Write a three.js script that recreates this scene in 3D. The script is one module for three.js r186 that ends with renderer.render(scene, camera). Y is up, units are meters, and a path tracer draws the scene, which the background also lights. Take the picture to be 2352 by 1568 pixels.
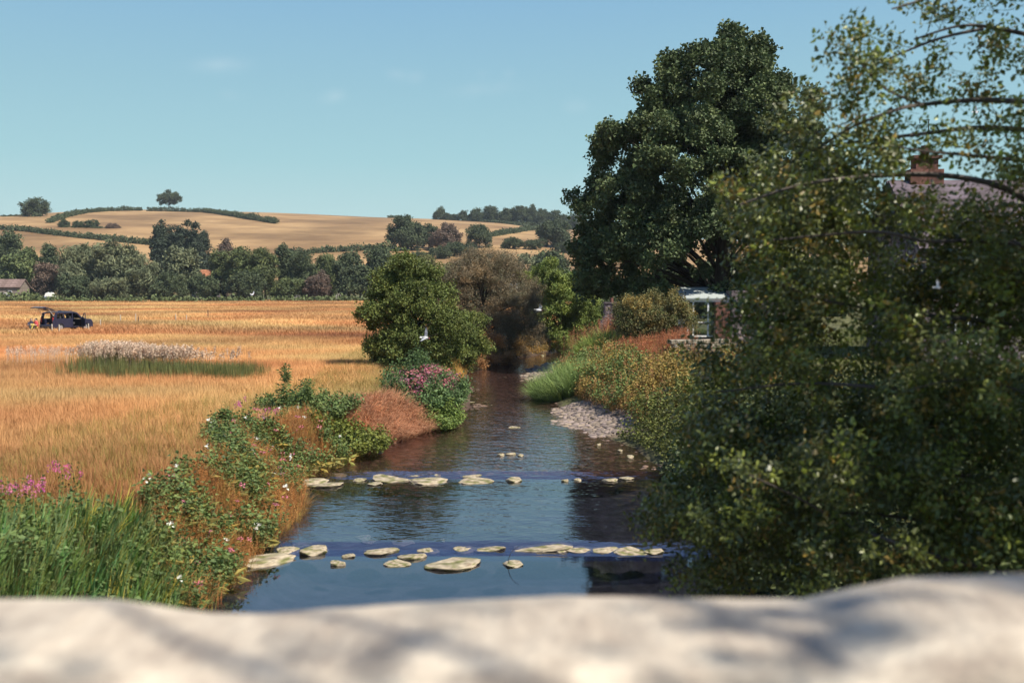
import * as THREE from 'three';
import { mergeGeometries, mergeVertices } from 'three/addons/utils/BufferGeometryUtils.js';
import { ImprovedNoise } from 'three/addons/math/ImprovedNoise.js';
import { RoundedBoxGeometry } from 'three/addons/geometries/RoundedBoxGeometry.js';
import { MarchingCubes } from 'three/addons/objects/MarchingCubes.js';

// ---------------------------------------------------------------- camera
const scene = new THREE.Scene();
const F = 2287, CX = 1176, CY = 784, EYE = 5.3, PITCH = Math.atan(129 / F);   // focal length in units of a 2352 x 1568 frame
const camera = new THREE.PerspectiveCamera(2 * Math.atan(CY / F) * 180 / Math.PI, 1024 / 682, 0.1, 6000);
camera.position.set(0, EYE, 0);
camera.rotation.x = -PITCH;
camera.focus = 60;
camera.userData.fStop = 1.4;
const renderer = new THREE.WebGLRenderer();
renderer.toneMapping = THREE.LinearToneMapping;
renderer.toneMappingExposure = 1.42;
renderer.shadowMap.enabled = true;

// ---------------------------------------------------------------- random numbers and noise
function rng(seed) { let a = seed >>> 0; return () => { a = (a + 0x6D2B79F5) | 0; let t = Math.imul(a ^ (a >>> 15), 1 | a); t = (t + Math.imul(t ^ (t >>> 7), 61 | t)) ^ t; return ((t ^ (t >>> 14)) >>> 0) / 4294967296; }; }
const PN = new ImprovedNoise();
const n3 = (x, y, z = 0.5) => PN.noise(x, y, z);
const fbm = (x, y, z = 0.5, o = 4) => { let s = 0, a = 0.5, f = 1; for (let i = 0; i < o; i++) { s += a * n3(x * f, y * f, z + i * 7.3); a *= 0.5; f *= 2.03; } return s; };
const sstep = (a, b, x) => { const t = Math.min(1, Math.max(0, (x - a) / (b - a))); return t * t * (3 - 2 * t); };
const lerp = (a, b, t) => a + (b - a) * t;
const clamp = (x, a = 0, b = 1) => Math.min(b, Math.max(a, x));
const table = (rows) => (x) => { if (x <= rows[0][0]) return rows[0][1]; for (let i = 1; i < rows.length; i++) if (x <= rows[i][0]) return lerp(rows[i - 1][1], rows[i][1], (x - rows[i - 1][0]) / (rows[i][0] - rows[i - 1][0])); return rows[rows.length - 1][1]; };

// ---------------------------------------------------------------- sky and sun
const SUN = new THREE.Vector3(0.51, 0.79, 0.33).normalize();
{
  const WISPS = [[-106.2, 11.8, 1.3, .32, .17], [-100.1, 10.4, .55, .25, .20], [-91.5, 11.0, 1.6, .3, .10], [-60, 13, 2, .3, .2], [20, 11, 1.6, .3, .25], [80, 12, 1.2, .3, .3], [150, 10.5, 2, .35, .25], [-150, 11.5, 1.5, .3, .3]];   // bearing, height, width, thickness in degrees, density
  const W = 1536, H = 768, data = new Float32Array(W * H * 4);
  const R = table([[-90, .30], [-1, .30], [0, .40], [3, .335], [7, .25], [11, .21], [16, .165], [22, .128], [30, .095], [60, .052], [90, .044]]);
  const G = table([[-90, .30], [-1, .30], [0, .50], [3, .47], [7, .415], [11, .365], [16, .31], [22, .222], [30, .165], [60, .105], [90, .09]]);
  const B = table([[-90, .28], [-1, .28], [0, .475], [3, .475], [7, .455], [11, .44], [16, .44], [22, .43], [30, .38], [60, .235], [90, .20]]);
  for (let j = 0; j < H; j++) for (let i = 0; i < W; i++) {
    const el = ((j + 0.5) / H - 0.5) * 180, az = ((i + 0.5) / W - 0.5) * 360, k = 4 * (j * W + i);
    const ca = Math.cos(az * Math.PI / 180), sa = Math.sin(az * Math.PI / 180);
    // a few thin fair-weather wisps between 8 and 16 degrees, all round the horizon
    let c = el > 6 && el < 18 ? fbm(ca * 9 + 3.1, sa * 9, el * 0.55 + 4, 4) * sstep(6, 9, el) * sstep(18, 12, el) : 0;
    c = clamp((c - 0.30) * 1.6) * 0.5;
    for (const [a0, e0, w, h, k] of WISPS) { const q = ((az - a0 + 540) % 360 - 180) / w, v = (el - e0 - .12 * q) / h; if (q * q + v * v < 8) c = Math.max(c, k * Math.exp(-q * q - v * v) * clamp(.75 + 1.1 * fbm(az * 1.1, el * 2.4, 6, 3))); }
    data[k] = lerp(R(el), .58, c) * 1.1; data[k + 1] = lerp(G(el), .63, c) * 1.1; data[k + 2] = lerp(B(el), .64, c) * 1.1; data[k + 3] = 1;
  }
  const t = new THREE.DataTexture(data, W, H, THREE.RGBAFormat, THREE.FloatType);
  t.mapping = THREE.EquirectangularReflectionMapping; t.magFilter = t.minFilter = THREE.LinearFilter; t.needsUpdate = true;
  scene.background = t; scene.environment = t;
  const sun = new THREE.DirectionalLight(new THREE.Color(1.0, 0.93, 0.80), 5.0);
  sun.position.copy(SUN).multiplyScalar(150); sun.castShadow = true; sun.shadow.radius = 1;
  sun.shadow.mapSize.set(4096, 4096);
  Object.assign(sun.shadow.camera, { left: -120, right: 120, top: 120, bottom: -120, near: 1, far: 500 });
  scene.add(sun, sun.target);
  scene.fog = new THREE.FogExp2(0xd2e0ec, 0.00011);
}

// ---------------------------------------------------------------- surveying: from a bearing in the photograph to a point of the land
const cp = Math.cos(PITCH), sp = Math.sin(PITCH);
function bearing(px, py) { const x = (px - CX) / F, y = -(py - CY) / F; return [x, y * cp - sp, -y * sp - cp]; }
function onLevel(px, py, level) { const b = bearing(px, py), t = (level - EYE) / b[1]; return new THREE.Vector3(b[0] * t, level, b[2] * t); }
function atDepth(px, py, d) { const b = bearing(px, py), t = -d / b[2]; return new THREE.Vector3(b[0] * t, EYE + b[1] * t, -d); }
const sizeAt = (px, d) => px / F * d;

// ---------------------------------------------------------------- land form (x to the right, d = -z away from the bridge)
const bankL = table([[-10, -5.3], [16, -5.2], [19, -5.1], [22.7, -5.0], [26.6, -5.9], [28.2, -5.0], [31.5, -4.4], [35, -2.9], [41, -1.6], [47, -1.9], [52, -2.35], [59, -2.35], [65.5, -.75], [71, 2.0], [80, 4.2], [90, 5.4], [105, 7.2], [120, 11], [150, 26], [200, 60]]);
const bankR = table([[-10, 4.6], [16, 4.4], [27, 4.2], [31, 3.8], [33, 3.2], [36.7, 1.9], [40, 1.9], [44, 2.0], [49, 1.5], [54, .8], [58, .9], [63, 2.0], [67, 3.6], [83, 6.3], [90, 7.2], [105, 9.2], [120, 13.5], [150, 29], [200, 64]]);
const gravelW = table([[-10, .7], [30, .7], [33, 1.1], [36, 1.7], [39, 1.4], [42, .5], [50, .7], [55, 2.4], [60, 2.6], [64, 1.2], [70, .8], [200, .8]]);
const level = (d) => d < 19.9 ? 0 : d < 27.1 ? 0.08 : 0.16 + 0.004 * Math.min(60, d - 27.1);
const crest = table([[-900, 40], [-480, 47], [-411, 53], [-376, 58], [-340, 66.5], [-292, 69], [-187, 66], [-69, 61.5], [-10, 58.5], [43, 53], [120, 46], [300, 40], [900, 36]]);
function height(x, d) {
  const l = bankL(d), r = bankR(d), w = level(d), rough = 0.10 * fbm(x * 0.35, d * 0.35, 2.2, 3);
  let h;
  if (x < l) {
    const s = l - x, top = 1.2 + 0.22 * fbm(x * 0.03, d * 0.03, 5, 2) + 0.1 * sstep(2, 6, s) * n3(x * .2, d * .2, 9);
    h = lerp(w - 0.05, top, sstep(-0.1, 1.7, s)) + rough * sstep(0.2, 2, s);
  } else if (x > r) {
    const s = x - r, g = gravelW(d), top = lerp(1.35, 2.1, sstep(4, 9, s) * sstep(30, 48, d));
    h = lerp(w - 0.03, w + 0.22, sstep(-0.1, g, s)) + (top - w - 0.22) * sstep(g * 0.75, g + 2.2, s) + rough * 0.6 * sstep(0.3, 3, s);
  } else {
    const s = Math.min(x - l, r - x);
    h = w - 0.04 - 0.36 * sstep(0, 1.6, s) * (d < 19.9 ? 1.5 : d < 27 ? 1.1 : .45) + 0.16 * fbm(x * .7, d * .7, 3.3, 3);
  }
  const fade = sstep(70, 130, d); h = lerp(h, 1.2 + 0.3 * fbm(x * .015, d * .015, 7, 2), d > 118 ? fade : 0);
  if (d > 300) {
    const t = (d - 300) / 520;
    const s = t < 1 ? t * (1.45 - 0.45 * t) : 1 - 0.12 * (t - 1);
    h += (crest(x) - 3) * Math.max(0.1, s) * sstep(0, .12, t) + 1.6 * fbm(x * .006, d * .006, 1, 2) * sstep(0, .3, t);
  }
  return h;
}
function onGround(px, py, from = 8) {
  const b = bearing(px, py); let d = from, gap = 1e9, best = from;
  for (; d < 1000; d += Math.max(0.15, d * 0.004)) { const t = -d / b[2], c = EYE + b[1] * t - height(b[0] * t, d); if (c < gap * d / best) { gap = c; best = d; } if (c <= 0) break; }
  d = best;   // a bearing that passes over the crest is brought down to it
  const t = -d / b[2], x = b[0] * t; return new THREE.Vector3(x, height(x, d), -d);
}
const ground = (x, d, up = 0) => new THREE.Vector3(x, height(x, d) + up, -d);

// ---------------------------------------------------------------- names, labels, small helpers
const taken = new Map();
function numbered(name) { const n = taken.get(name) || 0; taken.set(name, n + 1); return n ? `${name}_${String(n).padStart(3, '0')}` : name; }
function tag(o, label, category, group) { o.userData.label = label; o.userData.category = category; if (group) o.userData.group = group; return o; }
function thing(name, label, category, at = [0, 0, 0], turn = 0, group) {
  const o = new THREE.Group(); o.name = numbered(name); scene.add(o);
  if (at.isVector3) o.position.copy(at); else o.position.set(...at);
  o.rotation.y = turn; return tag(o, label, category, group);
}
function part(name, geo, mat, parent) { const m = new THREE.Mesh(geo, mat); m.name = parent === scene ? numbered(name) : name; m.castShadow = m.receiveShadow = true; parent.add(m); return m; }
function structure(name, geo, mat) { const m = part(name, geo, mat, scene); m.userData.kind = 'structure'; return m; }
const ordinal = ['first', 'second', 'third', 'fourth', 'fifth', 'sixth', 'seventh', 'eighth', 'ninth', 'tenth', 'eleventh', 'twelfth', 'thirteenth', 'fourteenth', 'fifteenth', 'sixteenth', 'seventeenth', 'eighteenth', 'nineteenth', 'twentieth', 'twenty-first', 'twenty-second', 'twenty-third', 'twenty-fourth', 'twenty-fifth', 'twenty-sixth', 'twenty-seventh', 'twenty-eighth'];
function box(w, h, d, x = 0, y = 0, z = 0, ry = 0, rz = 0, rx = 0) { const g = new THREE.BoxGeometry(w, h, d); g.rotateX(rx); g.rotateZ(rz); g.rotateY(ry); g.translate(x, y, z); return g; }
function rbox(w, h, d, r, x = 0, y = 0, z = 0) { const g = new RoundedBoxGeometry(w, h, d, 2, r); g.translate(x, y, z); return g; }
const plain = (g) => { const o = g.index ? g.toNonIndexed() : g; for (const k of Object.keys(o.attributes)) if (!['position', 'normal', 'uv'].includes(k)) o.deleteAttribute(k); return o; };
const merge = (list) => mergeGeometries(list.map(plain));
function tube(pts, r0, r1, seg = 6, rings) {
  const curve = new THREE.CatmullRomCurve3(pts.map((p) => p.isVector3 ? p : new THREE.Vector3(...p))), n = rings || Math.max(3, pts.length * 3);
  const g = new THREE.TubeGeometry(curve, n, 1, seg, false), p = g.attributes.position, c = new THREE.Vector3();
  for (let i = 0; i <= n; i++) { curve.getPointAt(i / n, c); const r = lerp(r0, r1, i / n); for (let j = 0; j <= seg; j++) { const k = i * (seg + 1) + j; p.setXYZ(k, c.x + (p.getX(k) - c.x) * r, c.y + (p.getY(k) - c.y) * r, c.z + (p.getZ(k) - c.z) * r); } }
  g.computeVertexNormals(); return g;
}

// ---------------------------------------------------------------- materials
function noiseTexture(seed, size, lo, hi, freq, oct, srgb = true) {
  const d = new Uint8Array(size * size * 4), R = rng(seed);
  const v = new Float32Array(size * size);
  // tileable value noise
  let amp = 0.5, f = freq, tot = 0;
  for (let o = 0; o < oct; o++) {
    const g = new Float32Array(f * f).map(() => R());
    for (let y = 0; y < size; y++) for (let x = 0; x < size; x++) {
      const fx = x / size * f, fy = y / size * f, x0 = Math.floor(fx), y0 = Math.floor(fy), tx = fx - x0, ty = fy - y0, sx = tx * tx * (3 - 2 * tx), sy = ty * ty * (3 - 2 * ty);
      const at = (a, b) => g[((b + f) % f) * f + ((a + f) % f)];
      v[y * size + x] += amp * lerp(lerp(at(x0, y0), at(x0 + 1, y0), sx), lerp(at(x0, y0 + 1), at(x0 + 1, y0 + 1), sx), sy);
    }
    tot += amp; amp *= 0.62; f *= 2;
  }
  for (let i = 0; i < v.length; i++) { const t = clamp((v[i] / tot - 0.5) * 1.9 + 0.5); for (let k = 0; k < 3; k++) d[4 * i + k] = 255 * lerp(lo[k], hi[k], t); d[4 * i + 3] = 255; }
  const t = new THREE.DataTexture(d, size, size); t.wrapS = t.wrapT = THREE.RepeatWrapping; t.magFilter = t.minFilter = THREE.LinearFilter; if (srgb) t.colorSpace = THREE.SRGBColorSpace; t.needsUpdate = true; return t;
}
const repeat = (t, r) => { const c = t.clone(); c.repeat.set(r, r); c.needsUpdate = true; return c; };
const grainMap = noiseTexture(1, 512, [.62, .60, .56], [1, 1, 1], 8, 6), bumpMap = noiseTexture(2, 512, [0, 0, 0], [1, 1, 1], 8, 6, false);
const L = (r, g, b) => new THREE.Color().setRGB(r, g, b);
const std = (c, o = {}) => new THREE.MeshStandardMaterial({ color: c, roughness: 0.85, ...o });
const leafMat = (c, through = 0.3) => new THREE.MeshPhysicalMaterial({ color: c, roughness: 0.62, transmission: through, thickness: 0, side: THREE.DoubleSide, specularIntensity: 0.5 });
const farLeaf = (c) => new THREE.MeshStandardMaterial({ color: c, roughness: 0.8, side: THREE.DoubleSide });
const M = {
  bark: std(L(.085, .066, .055), { map: repeat(grainMap, 2), bumpMap, bumpScale: .02 }),
  greyBark: std(L(.17, .14, .125), { map: repeat(grainMap, 2), bumpMap, bumpScale: .01 }),
  white: std(L(.78, .78, .75), { roughness: .5 }),
  dark: std(L(.02, .02, .022), { roughness: .6 }),
  glass: new THREE.MeshPhysicalMaterial({ color: L(.75, .8, .8), transmission: 1, thickness: 0, roughness: .05 }),
};

// ---------------------------------------------------------------- foliage pieces
class Faces {
  constructor() { this.p = []; this.c = []; }
  tri(a, b, c, col) { this.p.push(...a, ...b, ...c); if (col) for (let i = 0; i < 3; i++) this.c.push(...col); }
  leaf(o, dir, side, len, w, fold = 0.25, col) {   // a folded blade: two halves either side of the midrib, with a broad middle
    const n = new THREE.Vector3().crossVectors(dir, side).normalize(), at = (t, s, h) => [o[0] + dir.x * len * t + side.x * w * s + n.x * w * h, o[1] + dir.y * len * t + side.y * w * s + n.y * w * h, o[2] + dir.z * len * t + side.z * w * s + n.z * w * h];
    const a = at(0, 0, 0), tip = at(1, 0, -fold * 0.4), l = at(.45, -.5, fold), r = at(.45, .5, fold);
    this.tri(a, r, tip, col); this.tri(a, tip, l, col);
  }
  oval(o, dir, side, len, w, fold) {   // a rounder leaf for the nearest tree: eight points round a folded midrib
    const n = new THREE.Vector3().crossVectors(dir, side).normalize(), at = (t, s, h) => [o[0] + dir.x * len * t + side.x * w * s + n.x * w * h, o[1] + dir.y * len * t + side.y * w * s + n.y * w * h, o[2] + dir.z * len * t + side.z * w * s + n.z * w * h];
    const a = at(0, 0, 0), m = at(.5, 0, -.05), tip = at(1, 0, -fold * .5);
    for (const s of [1, -1]) { const p = at(.16, .36 * s, fold * .6), q = at(.48, .5 * s, fold), r = at(.8, .3 * s, fold * .4); for (const [x, y, z] of [[a, p, m], [p, q, m], [q, r, m], [r, tip, m]]) s > 0 ? this.tri(x, y, z) : this.tri(x, z, y); }
  }
  blade(o, lean, len, w, yaw, curve, col, seg = 2) {   // a grass blade, bending over along yaw
    const cx = Math.cos(yaw), cz = Math.sin(yaw), sx = -cz, sz = cx, pts = [];
    for (let i = 0; i <= seg; i++) { const t = i / seg, k = lean * t + curve * t * t; const ww = w * (1 - t * t) * .5; const y = len * t * Math.cos(Math.min(1.3, k * .8)), out = len * k * .75; pts.push([[o[0] + cx * out + sx * ww, o[1] + y, o[2] + cz * out + sz * ww], [o[0] + cx * out - sx * ww, o[1] + y, o[2] + cz * out - sz * ww]]); }
    for (let i = 0; i < seg; i++) { const [a, b] = pts[i], [c, d] = pts[i + 1]; this.tri(a, b, c, col); if (i < seg - 1) this.tri(b, d, c, col); }
  }
  geometry() { const g = new THREE.BufferGeometry(); g.setAttribute('position', new THREE.Float32BufferAttribute(this.p, 3)); if (this.c.length) g.setAttribute('color', new THREE.Float32BufferAttribute(this.c, 3)); g.computeVertexNormals(); return g; }
}
const dirOf = (R) => { const z = 2 * R() - 1, a = R() * 6.2832, s = Math.sqrt(1 - z * z); return new THREE.Vector3(s * Math.cos(a), z, s * Math.sin(a)); };
function sprig(seed, n, len, wid, reach, { up = 0.5, twig = true, oval = false } = {}) {   // a twig along +y with leaves left and right of it
  const R = rng(seed), f = new Faces();
  for (let i = 0; i < n; i++) {
    const t = (i + .4) / n, a = i * 2.4 + R() * .9, out = new THREE.Vector3(Math.cos(a), up * (0.2 + R()) - .1, Math.sin(a)).normalize();
    const side = new THREE.Vector3().crossVectors(out, dirOf(R)).normalize(), k = .75 + .5 * R();
    f[oval ? 'oval' : 'leaf']([out.x * reach * .16 * R(), reach * t, out.z * reach * .16 * R()], out, side, len * k, wid * k, .15 + .25 * R());
  }
  if (twig) { const w = reach * .012; f.tri([-w, -reach * .5, 0], [w, -reach * .5, 0], [0, reach, 0]); f.tri([0, -reach * .5, -w], [0, -reach * .5, w], [0, reach, 0]); }
  return f.geometry();
}
function clump(seed, n, size, spread) { const R = rng(seed), f = new Faces(); for (let i = 0; i < n; i++) { const d = dirOf(R), q = dirOf(R), s = new THREE.Vector3().crossVectors(q, dirOf(R)).normalize(), k = .6 + .8 * R(); const o = d.clone().multiplyScalar(spread * Math.cbrt(R())); f.leaf([o.x, o.y, o.z], q, s, size * k, size * .7 * k, .2); } return f.geometry(); }
function tuft(seed, n, h, w, spread, lean, curve, yaw0 = null, seg = 2) { const R = rng(seed), f = new Faces(); for (let i = 0; i < n; i++) { const a = R() * 6.283, r = spread * Math.sqrt(R()), k = .6 + .5 * R(); f.blade([Math.cos(a) * r, 0, Math.sin(a) * r], lean * (.3 + R()), h * k, w * (.7 + .6 * R()), yaw0 === null ? a + R() - .5 : yaw0 + (R() - .5) * 2.2, curve * R(), undefined, seg); } return f.geometry(); }
function seedStem(seed, h, seeds, size, headFrom = .45, spread = .10) { const R = rng(seed), f = new Faces(); const w = .008; const bx = (R() - .5) * .2, bz = (R() - .5) * .2; f.tri([-w, 0, 0], [w, 0, 0], [bx, h, bz]); f.tri([0, 0, -w], [0, 0, w], [bx, h, bz]);
  for (let i = 0; i < seeds; i++) { const t = lerp(headFrom, 1, R()), d = dirOf(R), r = spread * (1.15 - t) * 1.6 * R(); f.leaf([bx * t + d.x * r, h * t + d.y * r, bz * t + d.z * r], dirOf(R), dirOf(R), size, size * .8, .2); } return f.geometry(); }

const Y = new THREE.Vector3(0, 1, 0), _m = new THREE.Matrix4(), _q = new THREE.Quaternion(), _q2 = new THREE.Quaternion(), _s = new THREE.Vector3(), _c = new THREE.Color();
function copies(name, geo, mat, pts, tint, parent, R) {   // pts: { p, n (up of the piece), s (size), yaw }
  const im = new THREE.InstancedMesh(geo, mat, pts.length); im.name = parent === scene ? numbered(name) : name; im.userData.kind = 'stuff'; im.castShadow = im.receiveShadow = true;
  pts.forEach((o, i) => {
    _q.setFromUnitVectors(Y, o.n || Y); _q2.setFromAxisAngle(Y, o.yaw === undefined ? R() * 6.2832 : o.yaw); _q.multiply(_q2);
    if (Array.isArray(o.s)) _s.set(...o.s); else _s.setScalar(o.s || 1);
    im.setMatrixAt(i, _m.compose(o.p, _q, _s)); im.setColorAt(i, tint(_c, o, R));
  });
  parent.add(im); return im;
}
// lobes: [x, y, z, rx, ry, rz]; boughs sit mostly in the outer shell of the lobes and carry clusters of sprigs
function boughs(lobes, count, R, shell = 0.45, flat = 0.25, spike = 0.07) {
  const w = lobes.map((l) => Math.pow(l[3] * l[4] * l[5], .66)), tot = w.reduce((a, b) => a + b), out = [];
  while (out.length < count) {
    let k = R() * tot, i = 0; while (k > w[i]) k -= w[i++];
    const l = lobes[i], d = dirOf(R); if (d.y < -0.35 && R() < .6) d.y *= -flat;
    const r = R() < spike ? 1 + .24 * R() * Math.min(1, spike * 9) : 1 - shell * R() * R();
    const p = new THREE.Vector3(l[0] + d.x * l[3] * r, l[1] + d.y * l[4] * r, l[2] + d.z * l[5] * r);
    let deep = false; for (let j = 0; j < lobes.length && !deep; j++) if (j !== i) { const m = lobes[j], q = Math.hypot((p.x - m[0]) / m[3], (p.y - m[1]) / m[4], (p.z - m[2]) / m[5]); deep = q < .62; }
    if (deep && R() < .8) continue;
    out.push({ p, n: d.clone().setY(d.y + .35).normalize() });
  }
  return out;
}
function fill(bs, per, radius, R, size = [.8, 1.25], jitter = .9) {
  const pts = [];
  for (const b of bs) { const k = Math.round(per * (.6 + .8 * R())), t = R(); for (let i = 0; i < k; i++) { const d = dirOf(R), r = radius * Math.cbrt(R()); const p = b.p.clone().add(new THREE.Vector3(d.x * r, d.y * r * .7, d.z * r)); const n = b.n.clone().multiplyScalar(1 / jitter).add(dirOf(R)).normalize(); pts.push({ p, n, s: lerp(size[0], size[1], R()), t }); } }
  return pts;
}
const vary = (amount, warm = .1) => (c, o, R) => { const t = o.t ?? R(), k = 1 + amount * ((t - .5) * 1.2 + (R() - .5)); const h = warm * (R() - .35 + (t - .5) * .6); return c.setRGB(k * (1 + h), k, k * (1 - Math.abs(h))); };
function limbs(base, bs, count, r0, R, rise = .45) {   // a trunk with limbs reaching to some of the boughs, in the tree's own space
  const list = [], pick = bs.filter((_, i) => i % Math.max(1, Math.floor(bs.length / count)) === 0);
  let top = 0; for (const b of bs) top = Math.max(top, b.p.y);
  const H = top * .8; list.push(tube([[0, -.4, 0], [.05 * H * (R() - .5), H * .3, .05 * H * (R() - .5)], [.1 * H * (R() - .5), H * .62, .1 * H * (R() - .5)], [.12 * H * (R() - .5), H, .1 * H * (R() - .5)]], r0, r0 * .2, 8));
  for (const b of pick) { const y = Math.min(H * .9, Math.max(H * .12, b.p.y * rise + .2)); const m = new THREE.Vector3(b.p.x * .45, lerp(y, b.p.y, .62), b.p.z * .45); list.push(tube([[0, y, 0], m, b.p], r0 * .34 * (1 - .5 * y / H), .012, 5, 7)); }
  return merge(list);
}

// ================================================================ LAND
const hillMap = repeat(noiseTexture(6, 512, [.66, .63, .58], [1.0, 1.0, 1.0], 4, 7), .017);
{
  const xs = [], ds = [];
  for (let x = -13; x <= 14; x += .33) xs.push(x);
  for (let x = 14, s = .45; x < 1100; s *= 1.075) xs.push(x += s);
  for (let x = -13, s = .45; x > -1100; s *= 1.075) xs.unshift(x -= s);
  for (let d = 2.6; d <= 112; d += .36) ds.push(d);
  for (let d = 112, s = .5; d < 1350; s = Math.min(14, s * 1.07)) ds.push(d += s);
  const C = xs.length, pos = [], col = [], uv = [], near = [], far = [];
  for (const d of ds) for (const x of xs) {
    const h = height(x, d); pos.push(x, h, -d); uv.push(x / 2.2, d / 2.2);
    const l = bankL(d), r = bankR(d), w = level(d), inRiver = d < 125 && x > l - .25 && x < r + .1;
    const n = fbm(x * .06, d * .06, 11, 4), m = fbm(x * .9, d * .9, 3, 3), red = fbm(x * .025 + 4, d * .025, 21, 3);
    let c;
    if (inRiver) c = d < 27 ? [.12 + .05 * m, .105 + .05 * m, .095 + .05 * m] : [.11 + .06 * m, .062 + .04 * m, .045 + .03 * m];
    else if (x > r && x < r + gravelW(d) + .3 && ((d > 33 && d < 41) || (d > 52 && d < 63))) c = [.34 + .2 * m, .26 + .17 * m, .18 + .13 * m];
    else if (d > 300) { const n = fbm(x * .012, d * .012, 11, 4); c = [.42 + .11 * n, .262 + .09 * n, .115 + .05 * n]; if (d < 318) c = [.10, .11, .035]; }
    else if (x > r) c = [.15 + .06 * n, .15 + .06 * n, .05];
    else { c = [.46 + .16 * n + .06 * red, .235 + .12 * n - .07 * red, .080 + .06 * n - .03 * red]; if (l - x < 1.4) c = [.13 + .04 * m, .09 + .03 * m, .05]; if (d > 262) c = [.12, .125, .04]; }
    col.push(...c.map((v) => Math.max(.01, v)));
  }
  for (let j = 0; j + 1 < ds.length; j++) for (let i = 0; i + 1 < C; i++) { const a = j * C + i, b = a + 1, c = a + C, e = c + 1; (ds[j] < 300 ? near : far).push(a, b, c, b, e, c); }
  for (const [name, idx] of [['meadow_ground', near], ['hill', far]]) {
    const g = new THREE.BufferGeometry(); g.setAttribute('position', new THREE.Float32BufferAttribute(pos, 3)); g.setAttribute('color', new THREE.Float32BufferAttribute(col, 3)); g.setAttribute('uv', new THREE.Float32BufferAttribute(uv, 2)); g.setIndex(idx); g.computeVertexNormals();
    // keep only the vertices that this sheet uses
    const used = new Map(), src = g.index.array, ni = new Array(src.length), P = [], N = [], K = [], U = [];
    for (let k = 0; k < src.length; k++) { const v = src[k]; let q = used.get(v); if (q === undefined) { q = used.size; used.set(v, q); P.push(pos[3 * v], pos[3 * v + 1], pos[3 * v + 2]); K.push(col[3 * v], col[3 * v + 1], col[3 * v + 2]); U.push(uv[2 * v], uv[2 * v + 1]); N.push(...[0, 1, 2].map((e) => g.attributes.normal.array[3 * v + e])); } ni[k] = q; }
    const o = new THREE.BufferGeometry(); o.setAttribute('position', new THREE.Float32BufferAttribute(P, 3)); o.setAttribute('normal', new THREE.Float32BufferAttribute(N, 3)); o.setAttribute('color', new THREE.Float32BufferAttribute(K, 3)); o.setAttribute('uv', new THREE.Float32BufferAttribute(U, 2)); o.setIndex(ni);
    const s = structure(name, o, new THREE.MeshStandardMaterial({ vertexColors: true, roughness: .95, map: name === 'hill' ? hillMap : grainMap, ...(name === 'hill' ? {} : { bumpMap, bumpScale: .05 }) }));
    tag(s, name === 'hill' ? 'broad golden hill of dry fields on the skyline' : 'flat dry meadow with river channel cut through it', name === 'hill' ? 'hill' : 'meadow');
  }
}

// ---------------------------------------------------------------- water: three reaches, each held up by a row of stones
const rippleBump = (() => {
  const S = 512, d = new Uint8Array(S * S * 4), R = rng(77), waves = [];
  for (let i = 0; i < 46; i++) { const a = (R() - .5) * 2.0 + Math.PI / 2, f = 3 + Math.floor(Math.pow(R(), 1.4) * 26); const kx = Math.round(Math.cos(a) * f), ky = Math.round(Math.sin(a) * f) || 1; waves.push([kx, ky, R() * 6.283, 1 / Math.pow(Math.hypot(kx, ky), .85)]); }
  const v = new Float32Array(S * S); let lo = 1e9, hi = -1e9;
  for (let y = 0; y < S; y++) for (let x = 0; x < S; x++) { let s = 0; for (const w of waves) s += w[3] * Math.sin(6.28318 * (w[0] * x + w[1] * y) / S + w[2]); v[y * S + x] = s; lo = Math.min(lo, s); hi = Math.max(hi, s); }
  for (let i = 0; i < v.length; i++) { const q = 255 * (v[i] - lo) / (hi - lo); d[4 * i] = d[4 * i + 1] = d[4 * i + 2] = q; d[4 * i + 3] = 255; }
  const t = new THREE.DataTexture(d, S, S); t.wrapS = t.wrapT = THREE.RepeatWrapping; t.magFilter = t.minFilter = THREE.LinearFilter; t.needsUpdate = true; return t;
})();
function reach(label, d0, d1, y0, slope, amp, tile, tone) {
  const ds = [], nx = 30, pos = [], uv = [], idx = []; for (let d = d0; d <= d1 + .01; d += .3) ds.push(d);
  ds.unshift(d0 - .9); ds.forEach((d, j) => { const l = bankL(d) - .5, r = bankR(d) + .6; for (let i = 0; i <= nx; i++) { const x = lerp(l, r, i / nx); pos.push(x, y0 - (j ? 0 : .11) + slope * (d - d0) + .012 * n3(x * 1.1, d * .9, 8) * Math.min(1, amp * 120), -d); uv.push(x / tile, d / tile); if (j && i) { const b = j * (nx + 1) + i; idx.push(b - nx - 2, b - nx - 1, b - 1, b - nx - 1, b, b - 1); } } });
  const g = new THREE.BufferGeometry(); g.setAttribute('position', new THREE.Float32BufferAttribute(pos, 3)); g.setAttribute('uv', new THREE.Float32BufferAttribute(uv, 2)); g.setIndex(idx); g.computeVertexNormals();
  const m = new THREE.MeshPhysicalMaterial({ color: L(...tone), transmission: 1, thickness: 0, roughness: .04, ior: 2.3, bumpMap: rippleBump, bumpScale: amp, side: THREE.DoubleSide });
  tag(structure('river_water', g, m), label, 'river');
}
reach('still blue pool of the river just below the near stone row', -4, 19.9, 0, 0, .0005, 2.6, [.44, .47, .60]);
reach('rippled blue water between the two stone rows', 19.9, 27.2, .08, 0, .007, 2.2, [.45, .47, .60]);
reach('shallow brown and blue riffle above the far stone row', 27.2, 118, .16, .004, .011, 1.9, [.64, .56, .58]);

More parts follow.
